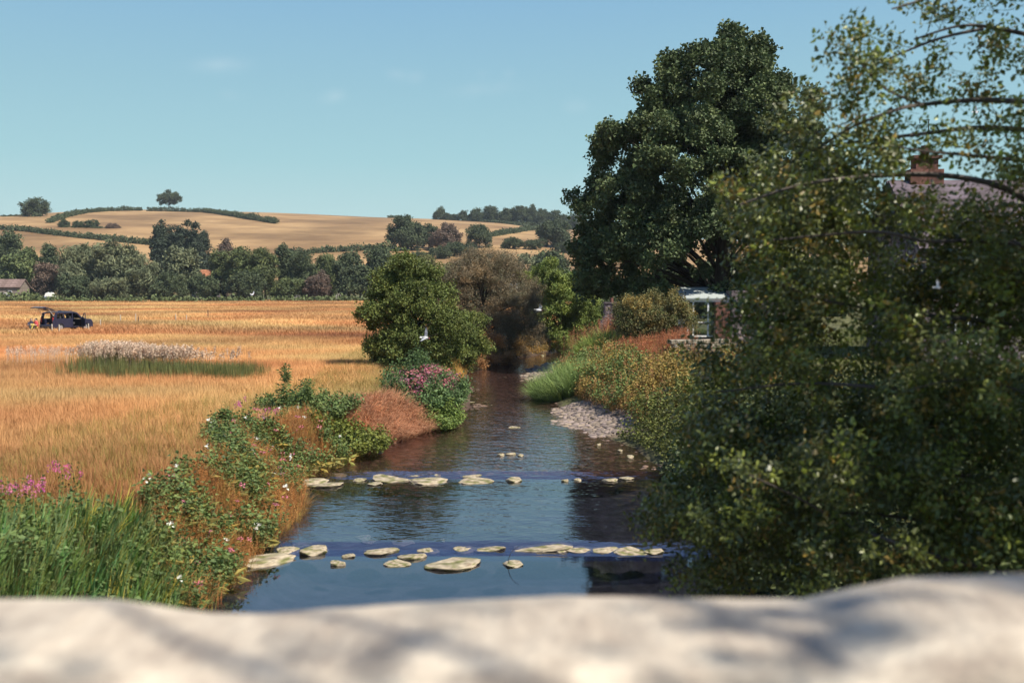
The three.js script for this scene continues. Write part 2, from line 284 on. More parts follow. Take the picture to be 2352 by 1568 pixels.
// ---------------------------------------------------------------- the bridge the camera stands on
{
  const road = structure('road', box(60, .3, 5.6, 0, 3.55, 1.15), std(L(.06, .058, .056), { map: grainMap, bumpMap, bumpScale: .01 }));
  tag(road, 'asphalt road over the bridge behind the stone parapet', 'road');
  const b = thing('road_bridge', 'low stone bridge carrying the road across the river', 'bridge');
  part('deck', box(60, .5, 6.4, 0, 3.13, .8), std(L(.30, .27, .23), { map: grainMap }), b);
  for (const s of [-1, 1]) part('abutment', box(23, 4.4, 6.2, s * 17.6, .65, .8), std(L(.28, .25, .21), { map: grainMap, bumpMap, bumpScale: .05 }), b);
  // the parapet: thick rubble wall with an uneven mortared top
  const top = table([[-30, .0], [-1.25, .0], [-1.0, .003], [-.9, -.012], [-.75, -.034], [-.6, -.036], [-.48, -.026], [-.2, -.006], [.12, .008], [.5, .0], [.72, .0], [.85, .030], [.98, .054], [1.3, .066], [30, .066]]);
  const nx = 700, prof = [], K = 26, pos = [], uv = [], idx = [];
  for (let k = 0; k <= K; k++) { const t = k / K; // from the outer foot over the rounded top to the inner foot
    if (t < .2) prof.push([2.52, lerp(-1, -.16, t / .2)]); else if (t > .8) prof.push([1.90, lerp(-.16, -1, (t - .8) / .2)]);
    else { const a = (t - .2) / .6 * Math.PI; prof.push([2.21 + .31 * Math.sign(Math.cos(a)) * Math.pow(Math.abs(Math.cos(a)), .55), -.16 + .16 * Math.pow(Math.sin(a), .55)]); } }
  for (let i = 0; i <= nx; i++) { const u = i / nx * 2 - 1, x = u * 2.2 + Math.sign(u) * Math.pow(Math.abs(u), 5) * 7;
    for (let k = 0; k <= K; k++) { let [d, y] = prof[k]; const e = sstep(0, .2, k / K) * sstep(1, .85, k / K);
      y += 4.538 + top(x) * sstep(-1, -.1, y) + e * (.008 * fbm(x * 1.6, d * 2, 4, 3) + .003 * fbm(x * 14, d * 14, 9, 3)); d += .012 * fbm(x * 1.3, k * .2, 14, 3) * (k < K / 2 ? .4 : 1);
      pos.push(x, y, -d); uv.push(x * 1.1, k / K * 1.5); if (i && k) { const q = i * (K + 1) + k; idx.push(q - K - 2, q - 1, q - K - 1, q - K - 1, q - 1, q); } } }
  const g = new THREE.BufferGeometry(); g.setAttribute('position', new THREE.Float32BufferAttribute(pos, 3)); g.setAttribute('uv', new THREE.Float32BufferAttribute(uv, 2)); g.setIndex(idx); g.computeVertexNormals();
  part('parapet', g, std(L(.60, .52, .43), { map: noiseTexture(9, 512, [.72, .70, .69], [1, 1, .98], 5, 6), bumpMap, bumpScale: .008, roughness: .9 }), b).userData.label = 'pale weathered stone parapet with uneven rounded top';
}

// ================================================================ FAR TREES, HEDGES AND HOUSES
const G = { // leaf colours
  mid: farLeaf(L(.105, .135, .048)), deep: farLeaf(L(.068, .092, .042)), grey: farLeaf(L(.14, .16, .085)), olive: farLeaf(L(.16, .16, .05)), plum: farLeaf(L(.15, .105, .080)), blue: farLeaf(L(.062, .084, .038)), conifer: farLeaf(L(.040, .058, .036)), pale: farLeaf(L(.26, .29, .11)),
};
const farClump = [clump(3, 15, .55, .75), clump(4, 15, .5, .8)], fineClump = clump(5, 16, .34, .5), droopClump = (() => { const R = rng(8), f = new Faces(); for (let i = 0; i < 16; i++) { const o = dirOf(R).multiplyScalar(.7), d = new THREE.Vector3((R() - .5) * .5, -1, (R() - .5) * .5).normalize(); f.leaf([o.x, o.y, o.z], d, new THREE.Vector3().crossVectors(d, dirOf(R)).normalize(), .9 * (.6 + .8 * R()), .22, .2); } return f.geometry(); })();
function farTree(name, label, category, px, d, topPy, wPx, mat, { kind = 'round', seed = 1, group, sink = 0, dens = 1, bare = .12 } = {}) {
  const R = rng(seed * 7919 + 13), top = atDepth(px, topPy, d), x = top.x, base = ground(x, d, -sink), H = Math.max(1, top.y - base.y), W = sizeAt(wPx, d);
  const t = thing(name, label, category, base, 0, group), lobes = [], up = kind === 'round' || kind === 'oak' ? bare : .03;
  if (kind === 'conifer') for (let k = 0; k < 7; k++) { const q = k / 6; lobes.push([(R() - .5) * W * .1, H * lerp(.1, .93, q), (R() - .5) * W * .1, W * .5 * (1 - .82 * q * q), H * .11, W * .5 * (1 - .82 * q * q)]); }
  else if (kind === 'oak') { for (let k = 0; k < 6; k++) { const a = k / 6 * 6.283; lobes.push([Math.cos(a) * W * .3, H * (.58 + .12 * R()), Math.sin(a) * W * .3, W * .23, H * .24, W * .23]); } lobes.push([0, H * .72, 0, W * .36, H * .30, W * .36], [0, H * .5, 0, W * .3, H * .16, W * .3]); }
  else { const n = 7 + Math.floor(R() * 4); for (let k = 0; k < n; k++) { const a = k * 2.4 + R(), q = k / (n - 1), rr = W * (.16 + .12 * R()), y = lerp(H * (up + .16), H * .84, q), sp = Math.max(0, W * .5 - rr) * Math.sqrt(1 - Math.pow(q * 1.06 - .3, 2)) * (.55 + .45 * R()); lobes.push([Math.cos(a) * sp, y, Math.sin(a) * sp, rr, Math.max(H * .13, Math.min(rr, H * .22)), rr]); } lobes.push([0, H * .45, 0, W * .32, H * .38, W * .32]); }
  const area = W * H, sc = clamp(Math.sqrt(area) / 11, .32, 1.25), nb = Math.round(clamp(46 * dens * area / (sc * sc * 60), 40, 190)), bs = boughs(lobes, nb, R, .5), r = .95 * sc;
  const pts = fill(bs, 9, r * 1.35, R, [.75 * sc, 1.25 * sc]);
  part('trunk', limbs(base, bs, kind === 'conifer' ? 3 : 9, clamp(H * .028, .05, .45), R), M.bark, t);
  copies('crown', kind === 'willow' ? droopClump : farClump[seed % 2], mat, pts, vary(.35, .12), t, R);
  return t;
}
// the line of trees along the far side of the meadow, left to right
[ // px, d, top, width, colour, kind, what it looks like
  [22, 330, 530, 75, 'deep', 'round', 'dark tall tree at the left edge behind the brown roof'],
  [62, 300, 580, 120, 'mid', 'round', 'broad green tree right of the brown roof'],
  [112, 290, 552, 42, 'deep', 'round', 'slim dark tree rising left of the big willow'],
  [104, 276, 600, 60, 'plum', 'round', 'grey brown tree just left of the big willow'],
  [188, 272, 562, 125, 'grey', 'willow', 'left crown of the big drooping willow group'],
  [262, 270, 548, 130, 'grey', 'willow', 'tallest drooping willow of the meadow edge'],
  [332, 268, 592, 105, 'grey', 'willow', 'drooping willow below the conifer stand'],
  [170, 264, 635, 90, 'deep', 'round', 'dark low bush under the left willow'],
  [255, 262, 640, 110, 'grey', 'round', 'grey green bush at the foot of the tall willow'],
  [415, 270, 570, 95, 'grey', 'round', 'round grey green tree in front of the conifers'],
  [395, 264, 630, 110, 'deep', 'round', 'dark bush below the round grey tree'],
  [470, 266, 635, 80, 'deep', 'round', 'dark bush below the orange roof'],
  [512, 272, 572, 62, 'mid', 'round', 'narrow tree right of the orange roof'],
  [516, 290, 546, 30, 'plum', 'round', 'thin reddish tree top behind the narrow tree'],
  [560, 268, 566, 85, 'mid', 'round', 'leafy green tree left of the twin poplar tops'],
  [608, 268, 568, 75, 'mid', 'willow', 'loose green tree with drooping sides above the meadow'],
  [560, 263, 630, 110, 'deep', 'round', 'low dark shrub under the leafy green trees'],
  [656, 272, 558, 42, 'deep', 'round', 'thin dark tree with a narrow top'],
  [694, 268, 576, 85, 'deep', 'willow', 'dark feathery tree right of the thin one'],
  [745, 270, 584, 75, 'mid', 'willow', 'green feathery tree left of the grey roof'],
  [730, 262, 628, 68, 'plum', 'round', 'purple brown bush at the edge of the meadow'],
  [668, 263, 640, 75, 'mid', 'round', 'yellowish shrub beside the purple brown bush'],
  [800, 272, 586, 90, 'deep', 'round', 'dark spreading tree behind the grey roof'],
  [826, 262, 615, 110, 'deep', 'round', 'dark low tree left of the riverside alder'],
  [876, 280, 558, 95, 'deep', 'round', 'tall dark tree rising behind the riverside alder'],
  [915, 274, 600, 90, 'deep', 'round', 'dark tree half hidden behind the riverside alder'],
  [968, 300, 590, 90, 'olive', 'round', 'yellow green tree top behind the brown willow'],
  [1032, 300, 606, 40, 'pale', 'round', 'small pale green bush above the slate roof'],
  [1090, 310, 594, 90, 'mid', 'round', 'grey green tree above the brown willow'],
  [1160, 320, 600, 60, 'grey', 'round', 'grey tree behind the white flat roof'],
  [1212, 310, 586, 95, 'grey', 'round', 'broad grey tree left of the sycamore'],
  [1270, 300, 580, 90, 'deep', 'round', 'dark tree at the left edge of the sycamore'],
].forEach(([px, d, top, w, c, kind, label], i) => farTree(kind === 'willow' ? 'willow_tree' : 'broadleaf_tree', label, 'tree', px, d, top, w, G[c], { kind, seed: i + 1, group: 'trees along the far side of the meadow' }));
// dense stand of cypresses behind the line
[[366, 506, 34], [388, 516, 30], [408, 513, 32], [428, 514, 30], [446, 518, 34], [466, 530, 32]].forEach(([px, top, w], i) => farTree('cypress_tree', `${ordinal[i]} cypress from the left in the dark conifer stand`, 'conifer', px, 335 + 3 * (i % 2), top, w * 1.25, G.conifer, { kind: 'conifer', seed: 60 + i, group: 'dark conifer stand below the hill', dens: 1.6 }));
// lower slope of the hill, right of the middle
[[930, 430, 504, 95, 'blue', 'large dark tree left in the cluster on the lower hill'], [985, 440, 518, 48, 'blue', 'small dark tree beside the large one on the lower hill'], [1022, 430, 520, 75, 'plum', 'brownish tree in the cluster on the lower hill'], [1010, 400, 568, 75, 'blue', 'rounded tree below the cluster on the lower hill'], [1062, 410, 560, 85, 'deep', 'dark rounded tree right below the hill cluster'], [1100, 450, 520, 75, 'blue', 'dark pointed tree alone in the golden slope'], [1178, 450, 548, 58, 'blue', 'round bush tree right of the pointed one'], [1228, 450, 550, 55, 'blue', 'round bush tree nearest the sycamore on the slope'], [1275, 470, 508, 88, 'blue', 'big dark tree on the slope beside the sycamore edge'], [965, 400, 580, 60, 'blue', 'dark bush low on the slope left of the slate roof'], [1130, 400, 585, 80, 'blue', 'bush tree under the pointed tree'], [1300, 440, 560, 80, 'blue', 'dark tree behind the sycamore edge on the slope']]
  .forEach(([px, d, top, w, c, label], i) => farTree('slope_tree', label, 'tree', px, d, top, w, G[c], { seed: 80 + i, bare: .04, group: 'trees on the lower slope of the hill' }));
// wood on the skyline
[[1008, 478, 28], [1026, 490, 26], [1042, 492, 16], [1064, 486, 28], [1096, 482, 40], [1130, 474, 48], [1166, 479, 46], [1202, 474, 56], [1222, 470, 22], [1244, 483, 52], [1284, 489, 50], [1320, 494, 50]].forEach(([px, top, w], i) => farTree('skyline_tree', `${ordinal[i]} tree from the left in the wood on the skyline`, 'tree', px, 780, top, w * 1.15, G.blue, { seed: 100 + i, bare: .03, sink: 3, group: 'wood on the right skyline' }));
farTree('oak_tree', 'lone round oak standing on the crest of the hill', 'tree', 387, 770, 440, 50, G.blue, { kind: 'oak', seed: 120, sink: .5, dens: .6 });
farTree('ridge_tree', 'big spreading tree at the left end of the ridge', 'tree', 80, 610, 459, 78, G.blue, { seed: 121, bare: .03, sink: 1 });
[[8, 506, 16], [24, 503, 12], [36, 508, 14], [50, 500, 20]].forEach(([px, top, w], i) => farTree('ridge_conifer', `${ordinal[i]} small pointed tree from the left picture edge on the ridge`, 'conifer', px, 620, top, w, G.blue, { kind: 'conifer', seed: 125 + i, group: 'small pointed trees on the left ridge' }));
[[146, 505, 24], [180, 509, 34], [210, 506, 28], [232, 520, 26], [258, 514, 30]].forEach(([px, top, w], i) => farTree('hillside_shrub', `${ordinal[i]} shrub from the left above the hillside hedge`, 'shrub', px, 520, top, w * 1.2, i === 4 ? G.plum : G.blue, { seed: 140 + i, bare: .02, sink: 1, group: 'shrubs above the hillside hedge' }));

function hedge(label, line, w, h, mat, seed) {   // line: picture bearings along the ground, widths in metres
  const R = rng(seed), a = line.map(([px, py]) => onGround(px, py, 200)), pts = [], t = thing('hedge', label, 'hedge', [0, 0, 0], 0, 'hedges on the hill');
  for (let i = 0; i + 1 < a.length; i++) { const n = Math.ceil(a[i].distanceTo(a[i + 1]) * 2.2 * w); for (let k = 0; k < n; k++) { const q = a[i].clone().lerp(a[i + 1], R()); q.x += (R() - .5) * w; q.z += (R() - .5) * w; const hh = h * (.8 + .5 * n3(q.x * .09, q.z * .09, seed)); q.y = height(q.x, -q.z) + hh * R(); pts.push({ p: q, n: dirOf(R), s: .8 + .6 * R() }); } }
  copies('foliage', farClump[0], mat, pts, vary(.3, .1), t, R);
}
hedge('dark hedge along the crest left of the gap', [[112, 512], [150, 499], [195, 489], [250, 485], [322, 484]], 3, 2.6, G.blue, 1);
hedge('dark hedge on the crest under the lone oak running down right', [[338, 485], [400, 486], [470, 488], [510, 493], [560, 502], [600, 508], [634, 514]], 3.4, 3.2, G.blue, 2);
hedge('green hedge crossing the left hillside below the shrubs', [[-20, 526], [60, 531], [130, 540], [200, 548], [270, 555], [352, 563]], 3, 2.4, G.deep, 3);
hedge('green hedge at the foot of the golden slope', [[640, 585], [720, 582], [800, 577], [860, 574], [910, 578]], 3, 2.4, G.deep, 4);
hedge('hedge rising right between two golden fields', [[1105, 548], [1140, 542], [1190, 533], [1250, 526]], 3, 2.4, G.deep, 5);
hedge('thin hedge under the skyline wood', [[1080, 508], [1130, 511], [1180, 516], [1215, 521]], 2.4, 1.8, G.blue, 6);
hedge('tiny bush line on the bare skyline', [[893, 500], [922, 500]], 2, 2, G.blue, 7);
hedge('low hedge in front of the brown roof', [[-30, 692], [30, 692], [90, 692.5]], 1.6, 2.2, G.mid, 8);
hedge('rough weeds along the far edge of the meadow', [[-30, 693], [200, 694], [420, 694], [640, 693], [860, 693]], 2, .8, G.mid, 9);

// ---------------------------------------------------------------- houses
function gable(w, d, rise, over = .3, th = .18) { // two roof slopes along x
  const s = Math.hypot(d / 2 + over, rise * (1 + over / (d / 2))), a = Math.atan2(rise, d / 2); const l = [];
  for (const k of [1, -1]) { const g = box(w + 2 * over, th, s); g.translate(0, th / 2, k * s / 2); g.rotateX(k * a); g.translate(0, rise, 0); l.push(g); } return l;
}
function cottage(name, label, at, turn, w, d, wallH, rise, wallC, roofC, { chimney = true, windows = 3, group } = {}) {
  const t = thing(name, label, 'house', at, turn, group), wall = std(wallC, { map: grainMap, bumpMap, bumpScale: .03 });
  const sh = new THREE.Shape([[-d / 2, -1], [d / 2, -1], [d / 2, wallH], [0, wallH + rise], [-d / 2, wallH]].map((p) => new THREE.Vector2(...p)));
  const wg = new THREE.ExtrudeGeometry(sh, { depth: w, bevelEnabled: false }); wg.rotateY(Math.PI / 2); wg.translate(-w / 2, 0, 0); part('wall', wg, wall, t);
  const slopes = gable(w, d, rise); slopes.forEach((g) => { g.translate(0, wallH + .02, 0); });
  const roof = part('roof', merge(slopes), std(roofC, { map: repeat(grainMap, 3), bumpMap, bumpScale: .04 }), t);
  if (chimney) { const c = part('chimney', merge([box(.7, 1.5, .6, w * .36, wallH + rise + .35, 0), box(.85, .12, .75, w * .36, wallH + rise + 1.1, 0)]), std(L(.30, .12, .08)), roof); c.userData.label = 'brick chimney'; }
  for (let i = 0; i < windows; i++) { const x = ((i + .5) / windows - .5) * w * .85; const f = part('window', merge([box(.9, .08, .08, x, wallH * .35, d / 2 + .03), box(.9, .08, .08, x, wallH * .75, d / 2 + .03), box(.08, wallH * .4, .08, x - .45, wallH * .55, d / 2 + .03), box(.08, wallH * .4, .08, x + .45, wallH * .55, d / 2 + .03)]), M.white, t); part('pane', box(.85, wallH * .38, .03, x, wallH * .55, d / 2 + .01), std(L(.03, .035, .045), { roughness: .1 }), f); }
  return t;
}
const gp = (px, py, d) => { const p = atDepth(px, py, d); return ground(p.x, d); };
cottage('cottage', 'low house with pinkish brown roof at the left edge', gp(5, 650, 258), .05, 11, 6, 3.6, 1.9, L(.36, .30, .26), L(.30, .21, .19), { chimney: false });
cottage('cottage', 'house with orange tiled roof between the trees', gp(472, 620, 290), .5, 7, 6.5, 5.7, 2.8, L(.22, .20, .22), L(.42, .17, .085));
cottage('cottage', 'house with pale grey roof behind the meadow trees', gp(762, 645, 288), -.45, 7, 6, 3.0, 2.4, L(.45, .43, .42), L(.33, .32, .31));
cottage('cottage', 'house with lavender grey wall glimpsed through the tree line', gp(676, 640, 285), .2, 5, 5, 4.8, 2.2, L(.36, .34, .40), L(.20, .17, .19));
cottage('cottage', 'house with purple slate roof above the brown willow', gp(985, 625, 290), .1, 9, 6, 4.4, 2.6, L(.30, .26, .28), L(.17, .125, .15));
cottage('cottage', 'long low white building beside a pole beyond the willow', gp(1180, 622, 300), 0, 8, 5, 6.6, .6, L(.62, .61, .60), L(.70, .70, .68), { chimney: false });
for (const [px, top] of [[1172, 603], [1184, 610], [1278, 612]]) { const p = atDepth(px, top, 295), b = ground(p.x, 295); tag(part('utility_pole', tube([b, p], .16, .10, 6, 2), std(L(.25, .22, .2)), scene), px === 1172 ? 'tall pole left of the white building' : px === 1184 ? 'shorter pole right of the white building' : 'pole close to the sycamore edge', 'pole', 'poles beyond the willow'); }
// white van and a blue and white trailer tent by the left trees
{
  const t = thing('white_van', 'white van parked by the hedge at the left edge', 'van', gp(10, 678, 256), -.35);
  part('body', merge([rbox(3.6, 1.75, 1.9, .18, 0, 1.25, 0), rbox(1.3, 1.0, 1.85, .2, 2.2, .9, 0)]), std(L(.76, .77, .74), { roughness: .35 }), t);
  part('windscreen', box(.06, .62, 1.5, 1.98, 1.72, 0, 0, .35), std(L(.03, .04, .06), { roughness: .1 }), t);
  for (const [x, z] of [[-1.2, .9], [1.9, .9], [-1.2, -.9], [1.9, -.9]]) { const w = new THREE.CylinderGeometry(.34, .34, .2, 14); w.rotateX(Math.PI / 2); w.translate(x, .34, z); part('wheel', w, M.dark, t); }
  const u = thing('trailer_tent', 'small blue and white tent trailer beside the grey brown tree', 'tent', gp(110, 676, 258), .3);
  part('box', rbox(2.0, .9, 1.4, .06, 0, .75, 0), std(L(.08, .10, .22)), u);
  const sh = new THREE.Shape([[-1.3, 0], [1.2, 0], [.9, .9], [.3, 1.05], [.05, .75], [-.4, 1.1], [-1.0, .8]].map((p) => new THREE.Vector2(...p))), g = new THREE.ExtrudeGeometry(sh, { depth: 1.2, bevelEnabled: true, bevelSize: .05, bevelThickness: .05, bevelSegments: 1 }); g.translate(.4, 1.2, -.6); part('canopy', g, M.white, u);
  for (const z of [.7, -.7]) { const w = new THREE.CylinderGeometry(.28, .28, .16, 12); w.rotateX(Math.PI / 2); w.translate(0, .28, z); part('wheel', w, M.dark, u); }
}

// ================================================================ RIVERSIDE TREES
const leafA = sprig(11, 9, .11, .085, .34), leafB = sprig(12, 10, .10, .08, .36), leafSyc = sprig(13, 9, .19, .19, .5), leafFine = sprig(14, 14, .10, .032, .45), leafBig = sprig(15, 8, .052, .034, .22, { oval: true }), leafDead = sprig(16, 8, .09, .05, .3);
function tree(name, label, category, x, d, lobes, { leaf, mat, count, per, radius, size, trunk = .2, limbsN = 24, seed = 1, tint = vary(.45, .18), bark = M.bark, group, rise, shell = .5, spike = .07, y } = {}) {   // lobes relative to the foot
  const R = rng(seed), at = ground(x, d); if (y !== undefined) at.y = y; const t = thing(name, label, category, at, 0, group);
  const bs = boughs(lobes, count, R, shell, .25, spike); part('trunk', limbs(at, bs, limbsN, trunk, R, rise), bark, t);
  copies('crown', leaf, mat, fill(bs, per, radius, R, size), tint, t, R); return t;
}
const relobe = (x, d, list) => { const b = ground(x, d); return list.map(([px, py, rx, ry, rz, dd = 0]) => { const p = atDepth(px, py, d + dd); return [p.x - b.x, p.y - b.y, p.z - b.z, rx, ry, rz]; }); };
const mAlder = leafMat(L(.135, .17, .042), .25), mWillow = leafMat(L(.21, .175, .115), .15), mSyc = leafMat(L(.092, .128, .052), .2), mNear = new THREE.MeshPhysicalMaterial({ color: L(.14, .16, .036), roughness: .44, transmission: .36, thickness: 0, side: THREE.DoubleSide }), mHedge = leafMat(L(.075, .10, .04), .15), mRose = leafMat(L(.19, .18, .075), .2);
{ // left bank
  const d1 = 47, x1 = sizeAt(935 - CX, d1) ;
  tree('alder_tree', 'bushy green alder leaning over the meadow on the left bank', 'tree', x1, d1, relobe(x1, d1, [[905, 705, 1.5, 1.4, 1.5], [930, 668, 1.1, 1.1, 1.1], [960, 720, 1.7, 1.6, 1.7], [900, 770, 1.0, 1.5, 1.2], [950, 810, 1.6, 1.5, 1.6], [1000, 770, 1.3, 1.5, 1.3], [935, 700, 1.3, 2.0, 1.5], [880, 715, .9, .9, .9], [925, 850, 1.2, .8, 1.0], [975, 850, 1.0, .7, 1.0], [890, 820, .8, .9, .9]]), { leaf: leafA, mat: mAlder, count: 190, per: 34, radius: .48, size: [.8, 1.25], trunk: .16, seed: 201, spike: .16 });
  const d2 = 56, x2 = sizeAt(1065 - CX, d2);
  tree('alder_bush', 'low green alder bush between the alder and the brown willow', 'shrub', x2, d2, relobe(x2, d2, [[1055, 770, 1.1, 1.0, 1.0], [1085, 745, .7, .7, .7], [1050, 815, 1.0, .9, 1.0], [1095, 800, .7, .7, .8]]), { leaf: leafA, mat: mAlder, count: 60, per: 32, radius: .42, size: [.8, 1.2], trunk: .08, seed: 202, limbsN: 10 });
  const d3 = 67, x3 = sizeAt(1110 - CX, d3);
  tree('brown_willow', 'thin brownish willow with fine dull leaves on the left bank', 'tree', x3, d3, relobe(x3, d3, [[1090, 665, 2.4, 2.0, 2.0], [1130, 640, 1.8, 1.6, 1.8], [1160, 700, 2.2, 1.9, 2.0], [1040, 690, 1.9, 1.7, 1.8], [1120, 750, 2.4, 1.8, 2.0], [1190, 740, 1.5, 1.6, 1.5], [1085, 615, .9, .8, .9], [1180, 770, 1.6, .9, 1.4, 2]]), { leaf: leafFine, mat: mWillow, count: 260, per: 34, radius: .7, size: [.9, 1.5], trunk: .14, seed: 203, limbsN: 60, tint: vary(.5, .3) });
  const d4 = 76, x4 = sizeAt(1285 - CX, d4);
  tree('alder_tree', 'rounded bright green alder at the river bend', 'tree', x4, d4, relobe(x4, d4, [[1260, 660, 1.9, 1.5, 1.8], [1300, 690, 1.9, 1.7, 1.8], [1270, 730, 1.9, 1.7, 1.8], [1330, 715, 1.3, 1.3, 1.3], [1245, 760, 1.2, 1.2, 1.2], [1290, 775, 1.4, 1.0, 1.2], [1235, 640, 1.1, .8, 1.1]]), { leaf: leafA, mat: leafMat(L(.19, .25, .06), .3), count: 150, per: 36, radius: .55, size: [1.0, 1.5], trunk: .16, seed: 204, spike: .16 });
  tree('golden_shrub', 'sunlit yellow shrub at the water edge below the brown willow', 'shrub', sizeAt(1225 - CX, 72), 72, relobe(sizeAt(1225 - CX, 72), 72, [[1225, 800, 1.0, .6, .7], [1195, 808, .8, .5, .6]]), { leaf: leafDead, mat: leafMat(L(.30, .20, .05), .3), count: 26, per: 26, radius: .35, size: [.9, 1.3], trunk: .04, limbsN: 6, seed: 205 });
  tree('dead_shrub', 'pale orange dead bush under the brown willow', 'shrub', sizeAt(1120 - CX, 61), 61, relobe(sizeAt(1120 - CX, 61), 61, [[1122, 790, .75, .6, .5, -.5], [1105, 830, .8, .4, .5, -.5], [1160, 830, .8, .4, .5, 2], [1085, 838, .6, .3, .5, -2]]), { leaf: leafDead, mat: leafMat(L(.40, .22, .09), .3), count: 46, per: 24, radius: .3, size: [.8, 1.2], trunk: .03, limbsN: 6, seed: 206 });
}
{ // right bank
  const d = 58, x = sizeAt(1650 - CX, d), big = (l) => l.map(([a, b, rx, ry, rz]) => [a, b, rx * 1.06, ry * 1.06, rz * 1.0]);
  tree('sycamore_tree', 'tall dark sycamore towering over the right bank', 'tree', x, d, relobe(x, d, big([[1610, 560, 5.8, 3.1, 5.2], [1590, 400, 4.7, 3.5, 4.6], [1655, 240, 3.2, 2.8, 3.2], [1780, 330, 2.2, 2.8, 2.4], [1390, 590, 1.6, 1.8, 2.0], [1690, 125, 1.2, 1.2, 1.2], [1372, 480, 1.1, 1.3, 1.3], [1440, 330, 1.6, 1.8, 1.8], [1510, 215, 1.0, 1.1, 1.2], [1580, 150, 1.0, .9, 1.1], [1830, 500, 3.0, 3.2, 3.0], [1740, 185, .9, 1.3, 1.1], [1385, 650, 1.2, .8, 1.4], [1850, 260, .8, 1.2, 1.1]])), { leaf: leafSyc, mat: mSyc, count: 600, per: 32, radius: .6, size: [.85, 1.35], trunk: .5, spike: .2, limbsN: 50, seed: 211, tint: vary(.5, .16) });
  tree('rose_bush', 'round rambling bush with reddish tips under the sycamore', 'shrub', sizeAt(1500 - CX, 51.5), 51.5, relobe(sizeAt(1500 - CX, 51.5), 51.5, [[1470, 735, 1.2, 1.0, 1.1], [1515, 725, 1.4, 1.0, 1.2], [1550, 735, 1.0, .9, 1.0], [1490, 755, 1.4, .8, 1.2], [1540, 700, .5, .5, .5]]), { leaf: leafB, mat: mRose, count: 80, per: 30, radius: .42, size: [.8, 1.2], trunk: .06, limbsN: 12, seed: 212, tint: vary(.5, .5) });
  for (const [px, dd, top, w, label] of [[1350, 92, 690, 70, 'dark hedge bush behind the green alder left of the stone chimney'], [1432, 90, 680, 55, 'dark hedge bush just right of the stone chimney'], [1475, 84, 675, 90, 'dark bush in the shade behind the rambling bush']]) { const p = atDepth(px, top, dd), b = ground(p.x, dd), h = p.y - b.y, r = sizeAt(w / 2, dd); tree('shade_bush', label, 'shrub', p.x, dd, [[0, h * .3, 0, r, h * .3, r], [r * .2, h * .65, 0, r * .9, h * .34, r], [-r * .3, h * .5, .2, r * .8, h * .3, r]], { leaf: leafB, mat: mHedge, count: 60, per: 30, radius: .6, size: [1.1, 1.7], trunk: .08, limbsN: 8, seed: 213 + px, group: 'dark bushes round the stone chimney' }); }
}

